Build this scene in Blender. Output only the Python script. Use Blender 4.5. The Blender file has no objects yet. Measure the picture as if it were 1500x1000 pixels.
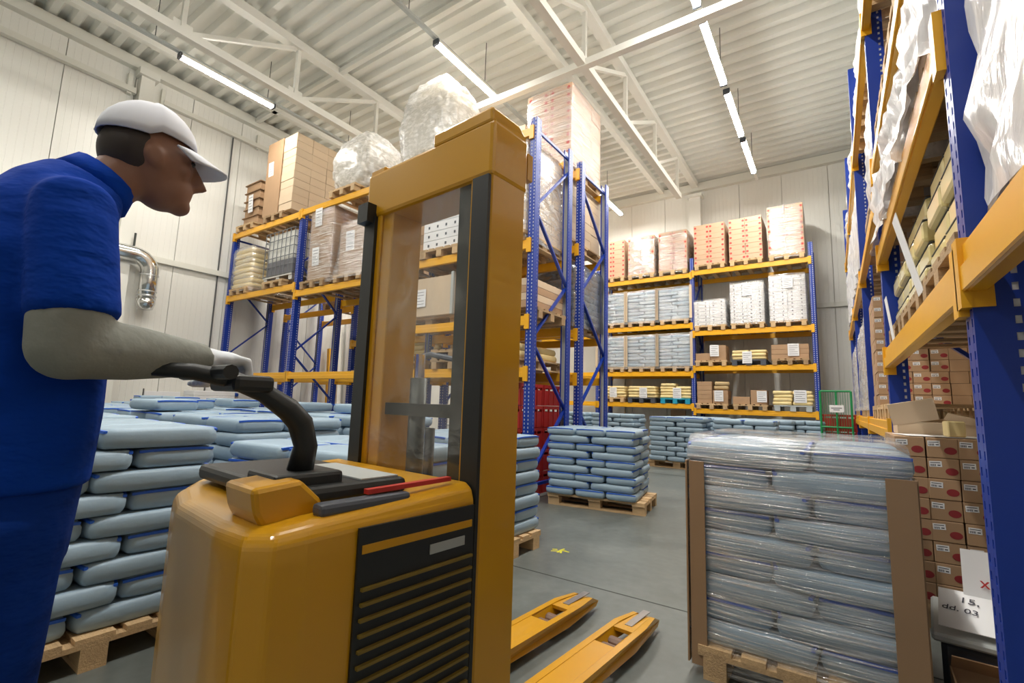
import bpy, bmesh, math, random
from mathutils import Vector, Matrix, noise
random.seed(7)
R = random.Random(11)
PI = math.pi
scene = bpy.context.scene
COL = scene.collection

# ------------------------------------------------------------------ camera
F_PX, YAW, PITCH, ROLL, CAM_H = 691.5, -0.60008, 0.12847, 0.0317, 1.25
cd = bpy.data.cameras.new('camera'); cam = bpy.data.objects.new('camera', cd); COL.objects.link(cam)
cd.sensor_width = 36.0; cd.lens = F_PX / 1500 * 36.0; cd.clip_start = 0.05; cd.clip_end = 200
fw = Vector((math.sin(YAW)*math.cos(PITCH), math.cos(YAW)*math.cos(PITCH), math.sin(PITCH)))
r0 = Vector((math.cos(YAW), -math.sin(YAW), 0)); u0 = r0.cross(fw)
rt = r0*math.cos(ROLL) + u0*math.sin(ROLL); up = u0*math.cos(ROLL) - r0*math.sin(ROLL)
m = Matrix((rt, up, -fw)).transposed().to_4x4(); m.translation = (0, 0, CAM_H)
cam.matrix_world = m
scene.camera = cam
# ------------------------------------------------------------------ world, exposure
w = bpy.data.worlds.new('world'); scene.world = w; w.use_nodes = True
w.node_tree.nodes['Background'].inputs[0].default_value = (0.8, 0.85, 0.9, 1)
w.node_tree.nodes['Background'].inputs[1].default_value = 0.15
vs = scene.view_settings
vs.view_transform = 'Standard'; vs.look = 'None'; vs.gamma = 1.0; vs.exposure = -0.08; vs.use_curve_mapping = False
TUBE_EMIT = 58.0
LAMP_W = 80.0

# ------------------------------------------------------------------ materials
MATS = {}
def mat(name, col, rough=0.5, metal=0.0, var=0.0, scale=8.0, bump=0.0, bscale=40.0, stretch=(1,1,1), coat=0.0, spec=0.5, emit=0.0):
    if name in MATS: return MATS[name]
    m = bpy.data.materials.new(name); m.use_nodes = True; nt = m.node_tree; b = nt.nodes['Principled BSDF']
    b.inputs['Roughness'].default_value = rough; b.inputs['Metallic'].default_value = metal
    b.inputs['Coat Weight'].default_value = coat; b.inputs['Specular IOR Level'].default_value = spec
    c = (*col, 1); b.inputs['Base Color'].default_value = c
    if emit:
        b.inputs['Emission Color'].default_value = c; b.inputs['Emission Strength'].default_value = emit
    tc = nt.nodes.new('ShaderNodeTexCoord'); mp = nt.nodes.new('ShaderNodeMapping'); mp.inputs['Scale'].default_value = stretch
    nt.links.new(tc.outputs['Object'], mp.inputs[0])
    if var:
        n = nt.nodes.new('ShaderNodeTexNoise'); n.inputs['Scale'].default_value = scale; n.inputs['Detail'].default_value = 5
        nt.links.new(mp.outputs[0], n.inputs['Vector'])
        oi = nt.nodes.new('ShaderNodeObjectInfo')
        ad = nt.nodes.new('ShaderNodeMath'); ad.operation = 'MULTIPLY_ADD'; ad.inputs[1].default_value = 0.5
        nt.links.new(oi.outputs['Random'], ad.inputs[0])
        ml = nt.nodes.new('ShaderNodeMath'); ml.operation = 'MULTIPLY'; ml.inputs[1].default_value = 0.75
        nt.links.new(n.outputs[0], ml.inputs[0]); nt.links.new(ml.outputs[0], ad.inputs[2])
        cr = nt.nodes.new('ShaderNodeMix'); cr.data_type = 'RGBA'
        cr.inputs[6].default_value = (*[x*(1-var) for x in col], 1); cr.inputs[7].default_value = (*[min(1, x*(1+var)) for x in col], 1)
        nt.links.new(ad.outputs[0], cr.inputs[0]); nt.links.new(cr.outputs[2], b.inputs['Base Color'])
    if bump:
        n2 = nt.nodes.new('ShaderNodeTexNoise'); n2.inputs['Scale'].default_value = bscale; n2.inputs['Detail'].default_value = 4
        nt.links.new(mp.outputs[0], n2.inputs['Vector'])
        bp = nt.nodes.new('ShaderNodeBump'); bp.inputs['Strength'].default_value = bump; bp.inputs['Distance'].default_value = 0.02
        nt.links.new(n2.outputs[0], bp.inputs['Height']); nt.links.new(bp.outputs[0], b.inputs['Normal'])
    MATS[name] = m
    return m
BLUE = mat('blue_paint', (0.004, 0.035, 0.30), 0.36, var=0.12, scale=3)
YEL = mat('rack_yellow_paint', (0.80, 0.40, 0.015), 0.33, var=0.10, scale=4)
TRUCK = mat('truck_yellow_paint', (0.57, 0.28, 0.005), 0.30, var=0.06, scale=3, coat=0.3)
BLACK = mat('black_plastic', (0.012, 0.014, 0.014), 0.45)
DKSTEEL = mat('dark_steel', (0.045, 0.05, 0.045), 0.4, metal=0.6)
STEEL = mat('galvanised_steel', (0.62, 0.63, 0.63), 0.35, metal=0.9, var=0.08)
CHROME = mat('polished_steel', (0.75, 0.75, 0.74), 0.16, metal=1.0)
WHITE = mat('white_paint', (0.78, 0.77, 0.71), 0.45)
PANEL = mat('white_wall_panel', (0.80, 0.79, 0.74), 0.38, var=0.03, scale=1.0)
TRIM = mat('wall_trim_white', (0.74, 0.73, 0.66), 0.4)
DECK = mat('ceiling_deck_paint', (0.80, 0.80, 0.745), 0.42, var=0.04, scale=1.5)
WOOD = mat('pallet_wood', (0.50, 0.34, 0.18), 0.75, var=0.38, scale=5, stretch=(1, 9, 9), bump=0.3, bscale=14)
OLDWOOD = mat('weathered_wood', (0.36, 0.24, 0.13), 0.8, var=0.45, scale=6, stretch=(1, 8, 8), bump=0.4, bscale=12)
SACK = mat('pale_blue_sack_paper', (0.28, 0.385, 0.48), 0.45, var=0.10, scale=5, bump=0.25, bscale=9)
TAPE = mat('blue_end_tape', (0.02, 0.12, 0.62), 0.5)
YSACK = mat('yellow_sack_paper', (0.78, 0.62, 0.30), 0.55, var=0.14, scale=6, bump=0.3, bscale=10)
YTRAY = mat('pale_cheese_pack', (0.74, 0.63, 0.30), 0.28, var=0.08, scale=5, coat=0.4)
CARD = mat('brown_cardboard', (0.40, 0.25, 0.14), 0.7, var=0.12, scale=4)
CARDD = mat('dark_brown_cardboard', (0.30, 0.19, 0.105), 0.7, var=0.12, scale=4)
CARDL = mat('light_cardboard', (0.62, 0.48, 0.33), 0.65, var=0.08, scale=4)
PAPER = mat('white_paper', (0.85, 0.85, 0.86), 0.6)
REDP = mat('red_seal_print', (0.28, 0.025, 0.03), 0.5)
INK = mat('dark_ink', (0.03, 0.03, 0.05), 0.7)
REDINK = mat('red_ink', (0.5, 0.03, 0.03), 0.7)
REDC = mat('red_crate_plastic', (0.40, 0.022, 0.018), 0.4, var=0.1)
GREEN = mat('green_paint', (0.01, 0.26, 0.08), 0.4)
TURQ = mat('turquoise_plastic', (0.02, 0.33, 0.50), 0.4)
DGREY = mat('dark_grey_plastic', (0.07, 0.08, 0.10), 0.45)
GREY = mat('grey_plastic', (0.46, 0.49, 0.48), 0.4, var=0.08)
TUBE = mat('lit_tube', (1.0, 0.97, 0.90), 0.4, emit=TUBE_EMIT)
CABLE = mat('cable_grey', (0.10, 0.10, 0.10), 0.5)
WHITEBOX = mat('white_tray_plastic', (0.76, 0.76, 0.76), 0.4, var=0.05)
LILAC = mat('lilac_print_box', (0.50, 0.47, 0.55), 0.5)
CLOTH = mat('blue_work_cloth', (0.001, 0.042, 0.34), 0.9, spec=0.15, var=0.22, scale=5, bump=1.0, bscale=6, stretch=(1, 1, 1.8))
TROUS = mat('dark_blue_work_cloth', (0.002, 0.03, 0.22), 0.9, spec=0.15, var=0.25, scale=5, bump=1.0, bscale=6, stretch=(1, 1, 2))
SLEEVE = mat('grey_sleeve_cloth', (0.24, 0.25, 0.22), 0.85, var=0.12, scale=7, bump=0.4, bscale=14)
GLOVE = mat('white_glove', (0.70, 0.74, 0.78), 0.7, var=0.05)
CAPM = mat('white_cap_cloth', (0.72, 0.74, 0.80), 0.7, var=0.06)
SKIN = mat('skin', (0.26, 0.125, 0.075), 0.55, var=0.08, scale=6)
HAIR = mat('dark_hair', (0.03, 0.02, 0.015), 0.6)
EYE = mat('eye', (0.03, 0.02, 0.02), 0.2)
RUBBER = mat('black_rubber', (0.02, 0.02, 0.02), 0.6)
REDPL = mat('red_plastic', (0.5, 0.03, 0.02), 0.4)
BLUEPL = mat('blue_plastic', (0.02, 0.10, 0.5), 0.4)
YMARK = mat('yellow_floor_mark', (0.75, 0.72, 0.05), 0.6)
JOINT = mat('floor_joint_seal', (0.04, 0.045, 0.04), 0.7)

def film(name, base, lo, hi, sc=(2, 2, 22), white=0.35, rough=0.12):
    m = bpy.data.materials.new(name); m.use_nodes = True; nt = m.node_tree
    for n in list(nt.nodes):
        if n.type == 'BSDF_PRINCIPLED': nt.nodes.remove(n)
    out = nt.nodes['Material Output']
    tc = nt.nodes.new('ShaderNodeTexCoord'); mp = nt.nodes.new('ShaderNodeMapping'); mp.inputs['Scale'].default_value = sc
    mp.inputs['Rotation'].default_value = (0.05, 0.04, 0)
    n = nt.nodes.new('ShaderNodeTexNoise'); n.inputs['Scale'].default_value = 2.2; n.inputs['Detail'].default_value = 6; n.inputs['Distortion'].default_value = 0.5
    nt.links.new(tc.outputs['Object'], mp.inputs[0]); nt.links.new(mp.outputs[0], n.inputs['Vector'])
    rp = nt.nodes.new('ShaderNodeMapRange'); rp.inputs[1].default_value = 0.42; rp.inputs[2].default_value = 0.72
    rp.inputs[3].default_value = lo; rp.inputs[4].default_value = hi
    nt.links.new(n.outputs[0], rp.inputs[0])
    bp = nt.nodes.new('ShaderNodeBump'); bp.inputs['Strength'].default_value = 0.8; bp.inputs['Distance'].default_value = 0.015
    nt.links.new(n.outputs[0], bp.inputs['Height'])
    tr = nt.nodes.new('ShaderNodeBsdfTransparent')
    gl = nt.nodes.new('ShaderNodeBsdfGlossy'); gl.inputs['Roughness'].default_value = rough; gl.inputs[0].default_value = (0.9, 0.9, 0.9, 1)
    df = nt.nodes.new('ShaderNodeBsdfDiffuse'); df.inputs[0].default_value = (*base, 1)
    nt.links.new(bp.outputs[0], gl.inputs['Normal']); nt.links.new(bp.outputs[0], df.inputs['Normal'])
    m1 = nt.nodes.new('ShaderNodeMixShader'); m1.inputs[0].default_value = white
    nt.links.new(gl.outputs[0], m1.inputs[1]); nt.links.new(df.outputs[0], m1.inputs[2])
    m2 = nt.nodes.new('ShaderNodeMixShader')
    nt.links.new(rp.outputs[0], m2.inputs[0]); nt.links.new(tr.outputs[0], m2.inputs[1]); nt.links.new(m1.outputs[0], m2.inputs[2])
    nt.links.new(m2.outputs[0], out.inputs[0])
    return m
FILM = film('clear_stretch_film', (0.8, 0.82, 0.85), 0.10, 0.92, (1.1, 1.1, 42), 0.30)
FILMW = film('cloudy_stretch_film', (0.85, 0.85, 0.86), 0.30, 0.80, (3, 3, 6), 0.55, 0.2)
FILMD = film('dark_stretch_film', (0.10, 0.11, 0.13), 0.55, 0.9, (3, 3, 6), 0.6, 0.15)
FILMS = film('draped_clear_film', (0.9, 0.9, 0.92), 0.62, 0.98, (5, 5, 1.2), 0.62, 0.15)
GUARD = film('scratched_clear_guard', (0.5, 0.52, 0.55), 0.05, 0.16, (3, 3, 3), 0.3, 0.08)

# carton with red dots printed near its ends (flat print on a shared mesh)
def carton_print():
    m = mat('carton_with_red_dots', (0.56, 0.37, 0.24), 0.6, var=0.10, scale=4); nt = m.node_tree; b = nt.nodes['Principled BSDF']
    src = b.inputs['Base Color'].links[0].from_socket
    tc = nt.nodes.new('ShaderNodeTexCoord'); sp = nt.nodes.new('ShaderNodeSeparateXYZ'); nt.links.new(tc.outputs['Object'], sp.inputs[0])
    def mth(op, a, v=None):
        n = nt.nodes.new('ShaderNodeMath'); n.operation = op
        nt.links.new(a, n.inputs[0])
        if v is not None:
            if isinstance(v, (int, float)): n.inputs[1].default_value = v
            else: nt.links.new(v, n.inputs[1])
        return n.outputs[0]
    ax = mth('SUBTRACT', mth('ABSOLUTE', sp.outputs[0]), 0.155)
    d = mth('ADD', mth('POWER', mth('ABSOLUTE', ax), 2.0), mth('POWER', mth('ABSOLUTE', mth('SUBTRACT', sp.outputs[2], 0.065)), 2.0))
    k = mth('LESS_THAN', d, 0.0009)
    mx = nt.nodes.new('ShaderNodeMix'); mx.data_type = 'RGBA'; mx.inputs[7].default_value = (0.5, 0.05, 0.04, 1)
    nt.links.new(k, mx.inputs[0]); nt.links.new(src, mx.inputs[6]); nt.links.new(mx.outputs[2], b.inputs['Base Color'])
    return m
CARDDOT = carton_print()

def floor_mat():
    m = bpy.data.materials.new('worn_grey_concrete'); m.use_nodes = True; nt = m.node_tree; b = nt.nodes['Principled BSDF']
    tc = nt.nodes.new('ShaderNodeTexCoord')
    n1 = nt.nodes.new('ShaderNodeTexNoise'); n1.inputs['Scale'].default_value = 0.9; n1.inputs['Detail'].default_value = 8; n1.inputs['Roughness'].default_value = 0.65
    n2 = nt.nodes.new('ShaderNodeTexNoise'); n2.inputs['Scale'].default_value = 14; n2.inputs['Detail'].default_value = 6
    for n in (n1, n2): nt.links.new(tc.outputs['Object'], n.inputs['Vector'])
    r = nt.nodes.new('ShaderNodeValToRGB'); r.color_ramp.elements[0].position = 0.3; r.color_ramp.elements[1].position = 0.72
    r.color_ramp.elements[0].color = (0.088, 0.10, 0.094, 1); r.color_ramp.elements[1].color = (0.18, 0.195, 0.184, 1)
    nt.links.new(n1.outputs[0], r.inputs[0])
    mx = nt.nodes.new('ShaderNodeMix'); mx.data_type = 'RGBA'; mx.blend_type = 'OVERLAY'; mx.inputs[0].default_value = 0.25
    nt.links.new(r.outputs[0], mx.inputs[6]); nt.links.new(n2.outputs[0], mx.inputs[7]); nt.links.new(mx.outputs[2], b.inputs['Base Color'])
    rr = nt.nodes.new('ShaderNodeMapRange'); rr.inputs[3].default_value = 0.22; rr.inputs[4].default_value = 0.5
    nt.links.new(n1.outputs[0], rr.inputs[0]); nt.links.new(rr.outputs[0], b.inputs['Roughness'])
    return m
FLOOR = floor_mat()

# ------------------------------------------------------------------ helpers
def link(name, data, parent=None, loc=(0, 0, 0), rot=(0, 0, 0)):
    o = bpy.data.objects.new(name, data); COL.objects.link(o)
    o.location = loc; o.rotation_euler = rot
    if parent is not None: o.parent = parent
    return o
def tag(o, label, cat, group=None, kind=None):
    if label: o['label'] = label
    if cat: o['category'] = cat
    if group: o['group'] = group
    if kind: o['kind'] = kind
    return o
def thing(name, label, cat, loc=(0, 0, 0), rz=0.0, group=None):
    return tag(link(name, None, None, loc, (0, 0, rz)), label, cat, group)
def mesh_from(name, V, Fc, m, smooth=False):
    me = bpy.data.meshes.new(name); me.from_pydata([tuple(v) for v in V], [], Fc)
    if m: me.materials.append(m)
    if smooth: me.polygons.foreach_set('use_smooth', [True]*len(me.polygons))
    me.update(); return me
class MB:
    """collects boxes, bars, tubes for one mesh"""
    def __init__(s): s.V = []; s.F = []
    def box(s, x0, x1, y0, y1, z0, z1):
        n = len(s.V)
        s.V += [(x0,y0,z0),(x1,y0,z0),(x1,y1,z0),(x0,y1,z0),(x0,y0,z1),(x1,y0,z1),(x1,y1,z1),(x0,y1,z1)]
        s.F += [[n+i for i in f] for f in ((0,3,2,1),(4,5,6,7),(0,1,5,4),(1,2,6,5),(2,3,7,6),(3,0,4,7))]
        return s
    def bar(s, a, b, wd, ht, upv=(0, 0, 1)):
        a = Vector(a); b = Vector(b); d = (b-a).normalized(); u = Vector(upv)
        if abs(d.dot(u)) > 0.98: u = Vector((0, 1, 0))
        r = d.cross(u).normalized(); u = r.cross(d); n = len(s.V)
        for p in (a, b):
            for sx, sy in ((-1,-1),(1,-1),(1,1),(-1,1)): s.V.append(tuple(p + r*(sx*wd/2) + u*(sy*ht/2)))
        s.F += [[n+i for i in f] for f in ((0,1,2,3),(7,6,5,4),(0,4,5,1),(1,5,6,2),(2,6,7,3),(3,7,4,0))]
        return s
    def tube(s, pts, r, seg=8, cap=True):
        pts = [Vector(p) for p in pts]; rs = r if isinstance(r, (list, tuple)) else [r]*len(pts); rings = []
        prev = None
        for i, p in enumerate(pts):
            d = (pts[min(i+1, len(pts)-1)] - pts[max(i-1, 0)]).normalized()
            if prev is None:
                u = Vector((0,0,1)) if abs(d.z) < 0.9 else Vector((0,1,0))
                u = (u - d*u.dot(d)).normalized()
            else:
                u = (prev - d*prev.dot(d)).normalized()
            prev = u; q = d.cross(u); n = len(s.V)
            for k in range(seg):
                a = 2*PI*k/seg; s.V.append(tuple(p + (u*math.cos(a) + q*math.sin(a))*rs[i]))
            rings.append(n)
        for a, b in zip(rings, rings[1:]):
            for k in range(seg): s.F.append([a+k, a+(k+1) % seg, b+(k+1) % seg, b+k])
        if cap: s.F.append([rings[0]+k for k in reversed(range(seg))]); s.F.append([rings[-1]+k for k in range(seg)])
        return s
    def prism(s, prof, x0, x1, axis='x'):
        """closed profile (a,b) extruded along an axis"""
        n = len(s.V); k = len(prof)
        for x in (x0, x1):
            for a, b in prof: s.V.append((x, a, b) if axis == 'x' else ((a, x, b) if axis == 'y' else (a, b, x)))
        s.F.append([n+i for i in range(k)]); s.F.append([n+k+i for i in reversed(range(k))])
        for i in range(k): s.F.append([n+(i+1) % k, n+i, n+k+i, n+k+(i+1) % k])
        return s
    def mesh(s, name, m, smooth=False, bevel=0.0, seg=2):
        me = mesh_from(name, s.V, s.F, m, smooth)
        bm = bmesh.new(); bm.from_mesh(me); bmesh.ops.recalc_face_normals(bm, faces=bm.faces)
        if bevel: bmesh.ops.bevel(bm, geom=list(bm.edges), offset=bevel, segments=seg, affect='EDGES', clamp_overlap=True, profile=0.5)
        if smooth: 
            for f in bm.faces: f.smooth = True
        bm.to_mesh(me); bm.free(); return me
    def obj(s, name, m, parent=None, loc=(0,0,0), rot=(0,0,0), **k):
        return link(name, s.mesh(name, m, **k), parent, loc, rot)
BOXES = {}
def box_mesh(sx, sy, sz, m, bev=0.0):
    """box centred in x,y, base at z=0, shared between alike pieces"""
    key = (round(sx, 4), round(sy, 4), round(sz, 4), m.name, bev)
    if key not in BOXES:
        BOXES[key] = MB().box(-sx/2, sx/2, -sy/2, sy/2, 0, sz).mesh('box_piece', m, bevel=bev, seg=1)
    return BOXES[key]
def struct(o): o['kind'] = 'structure'; return o
ORD = ['', 'first', 'second', 'third', 'fourth', 'fifth', 'sixth', 'seventh', 'eighth', 'ninth', 'tenth', 'eleventh', 'twelfth', 'thirteenth', 'fourteenth', 'fifteenth', 'sixteenth']

# ------------------------------------------------------------------ room
X0, X1, Y0, Y1, ZC = -12.0, 9.0, -8.0, 14.8, 8.25
fl = struct(MB().box(X0-0.3, X1+0.3, Y0-0.3, Y1+0.3, -0.2, 0).obj('floor', FLOOR))
j = MB(); j.box(X0, X1, 3.2, 3.212, 0, 0.0012); j.box(-7.0, -6.988, Y0, Y1, 0, 0.0012); j.box(X0, X1, 9.2, 9.212, 0, 0.0012)
j.obj('expansion_joint', JOINT, fl)
ym = MB()
for k in range(7):
    a = R.uniform(0, PI); c = Vector((-2.02+R.uniform(-.05, .05), 3.78+R.uniform(-.04, .04), 0.001)); d = Vector((math.cos(a), math.sin(a), 0))*R.uniform(.02, .05)
    ym.bar(c-d, c+d, 0.018, 0.001)
ym.obj('paint_mark', YMARK, fl)
def wall(name, axis, pos, a0, a1, inward, start, pitch=1.1, h=ZC):
    """insulated wall panels between a0 and a1, each its own piece, standing on a backing slab"""
    t = 0.12; g = 0.006; o = pos - inward*0.2
    mb = MB()
    lo, hi = sorted((o, pos - inward*0.06))
    mb.box(lo, hi, a0, a1, 0, h+.3) if axis == 'x' else mb.box(a0, a1, lo, hi, 0, h+.3)
    root = struct(mb.obj(name, TRIM))
    a = start
    while a > a0: a -= pitch
    while a < a1:
        b0, b1 = max(a+g, a0), min(a+pitch-g, a1)
        if b1-b0 > 0.03:
            # shallow micro-ribbed face
            n = max(2, int((b1-b0)/0.1)); pr = []
            for i in range(n):
                s0 = b0+(b1-b0)*i/n; s1 = b0+(b1-b0)*(i+1)/n
                pr += [(s0, 0.0), (s1-0.012, 0.0), (s1-0.008, -0.003), (s1-0.003, -0.003)]
            pr += [(b1, 0.0), (b1, -0.07), (b0, -0.07)]
            prof = [((pos + inward*q, p) if axis == 'x' else (p, pos + inward*q)) for p, q in pr]
            p = MB().prism(prof, 0.0, h, 'z').obj('wall_panel', PANEL, root)
        a += pitch
    return root
WL = wall('wall_left', 'x', X0, Y0, Y1, 1, 1.95)
WB = wall('wall_back', 'y', Y1, X0, X1, -1, 0.12)
WR = wall('wall_right', 'x', X1, Y0, Y1, -1, 0.3)
WF = wall('wall_front', 'y', Y0, X0, X1, 1, 0.3)
# horizontal flashing and eaves trims
MB().box(X0, X0+0.09, Y0, Y1, 4.0, 4.12).obj('wall_flashing', TRIM, WL)
MB().box(X0, X1, Y1-0.09, Y1, 4.0, 4.12).obj('wall_flashing', TRIM, WB)
struct(MB().box(X0, X0+0.16, Y0, Y1, 8.0, 8.22).obj('trim_1', TRIM))
struct(MB().box(X0, X1, Y1-0.16, Y1, 7.95, 8.2).obj('trim_2', TRIM))
# sliding-door rails on the left wall
rail = thing('door_rail', 'long pale steel rail fixed high on left white wall above man', 'rail', (X0, 0, 7.5))
MB().box(0.02, 0.14, -1.0, 3.05, -0.06, 0.06).obj('rail_tube', TRIM, rail)
for yy in (0.4, 2.9): MB().box(-0.0, 0.10, yy, yy+0.08, -0.1, 0.35).obj('bracket', TRIM, rail)
rail = thing('door_rail', 'pale steel rail on left wall running towards the carton stacks', 'rail', (X0, 0, 7.55))
MB().box(0.02, 0.12, 3.55, 9.6, -0.05, 0.05).obj('rail_tube', TRIM, rail)
for yy in (3.5, 5.6, 8.3): MB().box(-0.0, 0.09, yy, yy+0.06, -0.08, 0.3).obj('bracket', TRIM, rail)
col = thing('wall_column', 'white steel column standing against left wall behind the cap', 'column', (X0, 3.2, 0))
MB().box(0.0, 0.22, -0.12, 0.12, 0, 8.0).obj('shaft', WHITE, col); MB().box(0.0, 0.3, -0.18, 0.18, 7.85, 8.0).obj('head_plate', WHITE, col)
col = thing('wall_column', 'white steel column on back wall where roof truss ends', 'column', (-3.3, Y1, 0))
MB().box(-0.17, 0.17, -0.26, 0, 0, 7.7).obj('shaft', WHITE, col); MB().box(-0.22, 0.22, -0.32, 0, 7.7, 7.8).obj('head_plate', WHITE, col)
# thin conduits down the left wall
for yy, lb in ((5.05, 'thin grey conduit running down left wall beside the rack'), (8.9, 'thin grey conduit on left wall behind the carton stacks')):
    tag(MB().tube([(X0+0.03, yy, 0.3), (X0+0.03, yy, 7.5)], 0.018, 6).obj('wall_conduit', CABLE), lb, 'conduit')

# ceiling: trapezoidal steel deck, ribs along x
def deck():
    p = 0.32; prof = []
    y = Y0
    while y < Y1:
        prof += [(y, ZC), (y+0.11, ZC), (y+0.16, ZC+0.11), (y+0.27, ZC+0.11), ]
        y += p
    prof.append((Y1, ZC)); prof += [(Y1, ZC+0.3), (Y0, ZC+0.3)]
    V = []; F = []; k = len(prof)
    for x in (X0-0.2, X1+0.2):
        for a, b in prof: V.append((x, a, b))
    for i in range(k): F.append([i, (i+1) % k, k+(i+1) % k, k+i])
    o = link('ceiling', mesh_from('ceiling', V, F, DECK)); return struct(o)
CE = deck()
def truss(x, y0, y1, start, pitch, label, zl=7.02, zt=8.05):
    t = thing('roof_truss', label, 'truss', (x, 0, 0))
    MB().box(-0.09, 0.09, y0, y1+1.9, zt, zt+0.17).obj('top_chord', WHITE, t)
    MB().box(-0.07, 0.07, y0, y1, zl-0.06, zl+0.08).obj('bottom_chord', WHITE, t)
    ys = []; y = start
    while y > y0: y -= pitch
    y += pitch
    while y <= y1+0.01: ys.append(y); y += pitch
    for i, y in enumerate(ys):
        MB().bar((0, y, zl), (0, y, zt), 0.07, 0.07).obj('web_post', WHITE, t)
        if i+1 < len(ys): MB().bar((0, y, zl), (0, ys[i+1]-0.06, zt), 0.07, 0.07).obj('web_diagonal', WHITE, t)
        MB().box(-0.012, 0.012, y-0.14, y+0.14, zl-0.02, zl+0.2).obj('gusset_plate', WHITE, t)
    return t
truss(-3.3, Y0, 12.75, 6.75, 1.95, 'white steel roof truss ending above the back rack')
truss(-8.5, Y0, 12.75, 4.6, 1.95, 'white steel roof truss above the left rack row')
truss(2.0, Y0, 12.75, 6.75, 1.95, 'white steel roof truss hidden above the right rack')
for x, a, b, lb in ((-4.33, Y0, Y1, 'white roof beam running beside the truss overhead'), (-11.0, Y0, Y1, 'white roof beam nearest the left wall')):
    tag(MB().box(x-0.07, x+0.07, a, b, 8.09, 8.25).obj('roof_beam', WHITE), lb, 'beam')
for y, z, h, lb in ((6.7, 7.0, 0.12, 'long white tie tube crossing between trusses at their lower chords'), (5.5, 8.14, 0.1, 'slim white purlin across the ceiling above round wrapped loads')):
    tag(MB().box(X0+0.2, X1-0.1, y-h/2, y+h/2, z-h/2, z+h/2).obj('tie_beam', WHITE), lb, 'beam')

# ------------------------------------------------------------------ luminaires (rows along y at z = 7.3)
def light_row(x, segs, label_row, y0=-6, y1=13.5):
    t = thing('light_trunking', label_row, 'trunking', (x, 0, 7.3))
    MB().box(-0.035, 0.035, y0, y1, 0.05, 0.10).obj('rail', WHITE if x > -4 else GREY, t)
    y = y0+0.6
    while y < y1:
        MB().tube([(0, y, 0.1), (0, y, ZC-7.3)], 0.008, 5).obj('suspension_wire', CABLE, t); y += 2.0
    for (a, lb) in segs:
        b = a + 1.74
        l = thing('tube_light', lb, 'light', (x, (a+b)/2, 7.3), 0, 'suspended tube lights')
        MB().box(-0.06, 0.06, -0.87, 0.87, 0.0, 0.05).obj('housing', WHITE, l)
        MB().prism([(-0.055, 0.0), (-0.04, -0.045), (0.04, -0.045), (0.055, 0.0)], -0.85, 0.85, 'y').obj('tube', TUBE, l)
        for s in (-1, 1): MB().box(-0.06, 0.06, s*0.87-0.02, s*0.87+0.02, -0.05, 0.05).obj('end_cap', DGREY, l)
        ld = bpy.data.lights.new('tube_lamp', 'AREA'); ld.shape = 'RECTANGLE'; ld.size = 0.12; ld.size_y = 1.7; ld.energy = LAMP_W
        ld.color = (1.0, 0.965, 0.90); ld.spread = PI
        lo = link('tube_lamp', ld, None, (x, (a+b)/2, 7.24))
rows = [(-1.45, 'right', [5.05, 7.13, 9.14, 11.11], [-3.0, 0.2, 2.6]), (-5.35, 'middle', [5.24, 9.2, 12.0], [-2.5, 1.0]), (-9.55, 'left', [2.99, 7.0, 10.8], [-2.0]), (2.6, 'hidden', [], [3.5, 8.5]), (6.4, 'far hidden', [], [1.5])]  # last list of each row: unseen tubes added to light the foreground
ONM = ['nearest', 'second', 'third', 'furthest']
for x, nm, vis, added in rows:
    segs = [(a, f'bright tube light, {ONM[i]} one lit in the {nm} row') for i, a in enumerate(vis)]
    segs += [(a, f'added unseen tube light overhead, {ORD[i+1]} of the {nm} row') for i, a in enumerate(added)]
    light_row(x, segs, f'slim suspended lighting rail of the {nm} light row')

# ------------------------------------------------------------------ pallets
PW_, PD_ = 1.2, 0.8
def pallet(x, y, z, rz, label, m=None, group='wooden pallets', full=True):
    m = m or WOOD
    t = thing('pallet', label, 'pallet', (x, y, z), rz, group)
    def pc(nm, sx, sy, sz, px, py, pz):
        link(nm, box_mesh(sx, sy, sz, m), t, (px, py, pz))
    for py in (-0.3275, 0, 0.3275):
        pc('bottom_board', 1.2, 0.1, 0.022, 0, py, 0)
        for px in (-0.5275, 0, 0.5275): pc('block', 0.145, 0.1, 0.078, px, py, 0.022)
    for px in (-0.5275, 0, 0.5275): pc('cross_board', 0.145, 0.8, 0.022, px, 0, 0.1)
    for py, wd in ((-0.3275, 0.145), (-0.165, 0.1), (0, 0.145), (0.165, 0.1), (0.3275, 0.145)): pc('deck_board', 1.2, wd, 0.022, 0, py, 0.122)
    return t
def plastic_pallet(x, y, z, rz, label, m):
    t = thing('plastic_pallet', label, 'pallet', (x, y, z), rz)
    link('deck', box_mesh(1.2, 0.8, 0.03, m), t, (0, 0, 0.114))
    for px in (-0.52, 0, 0.52):
        for py in (-0.33, 0, 0.33): link('foot', box_mesh(0.15, 0.12, 0.114, m), t, (px, py, 0))
    return t

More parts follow.
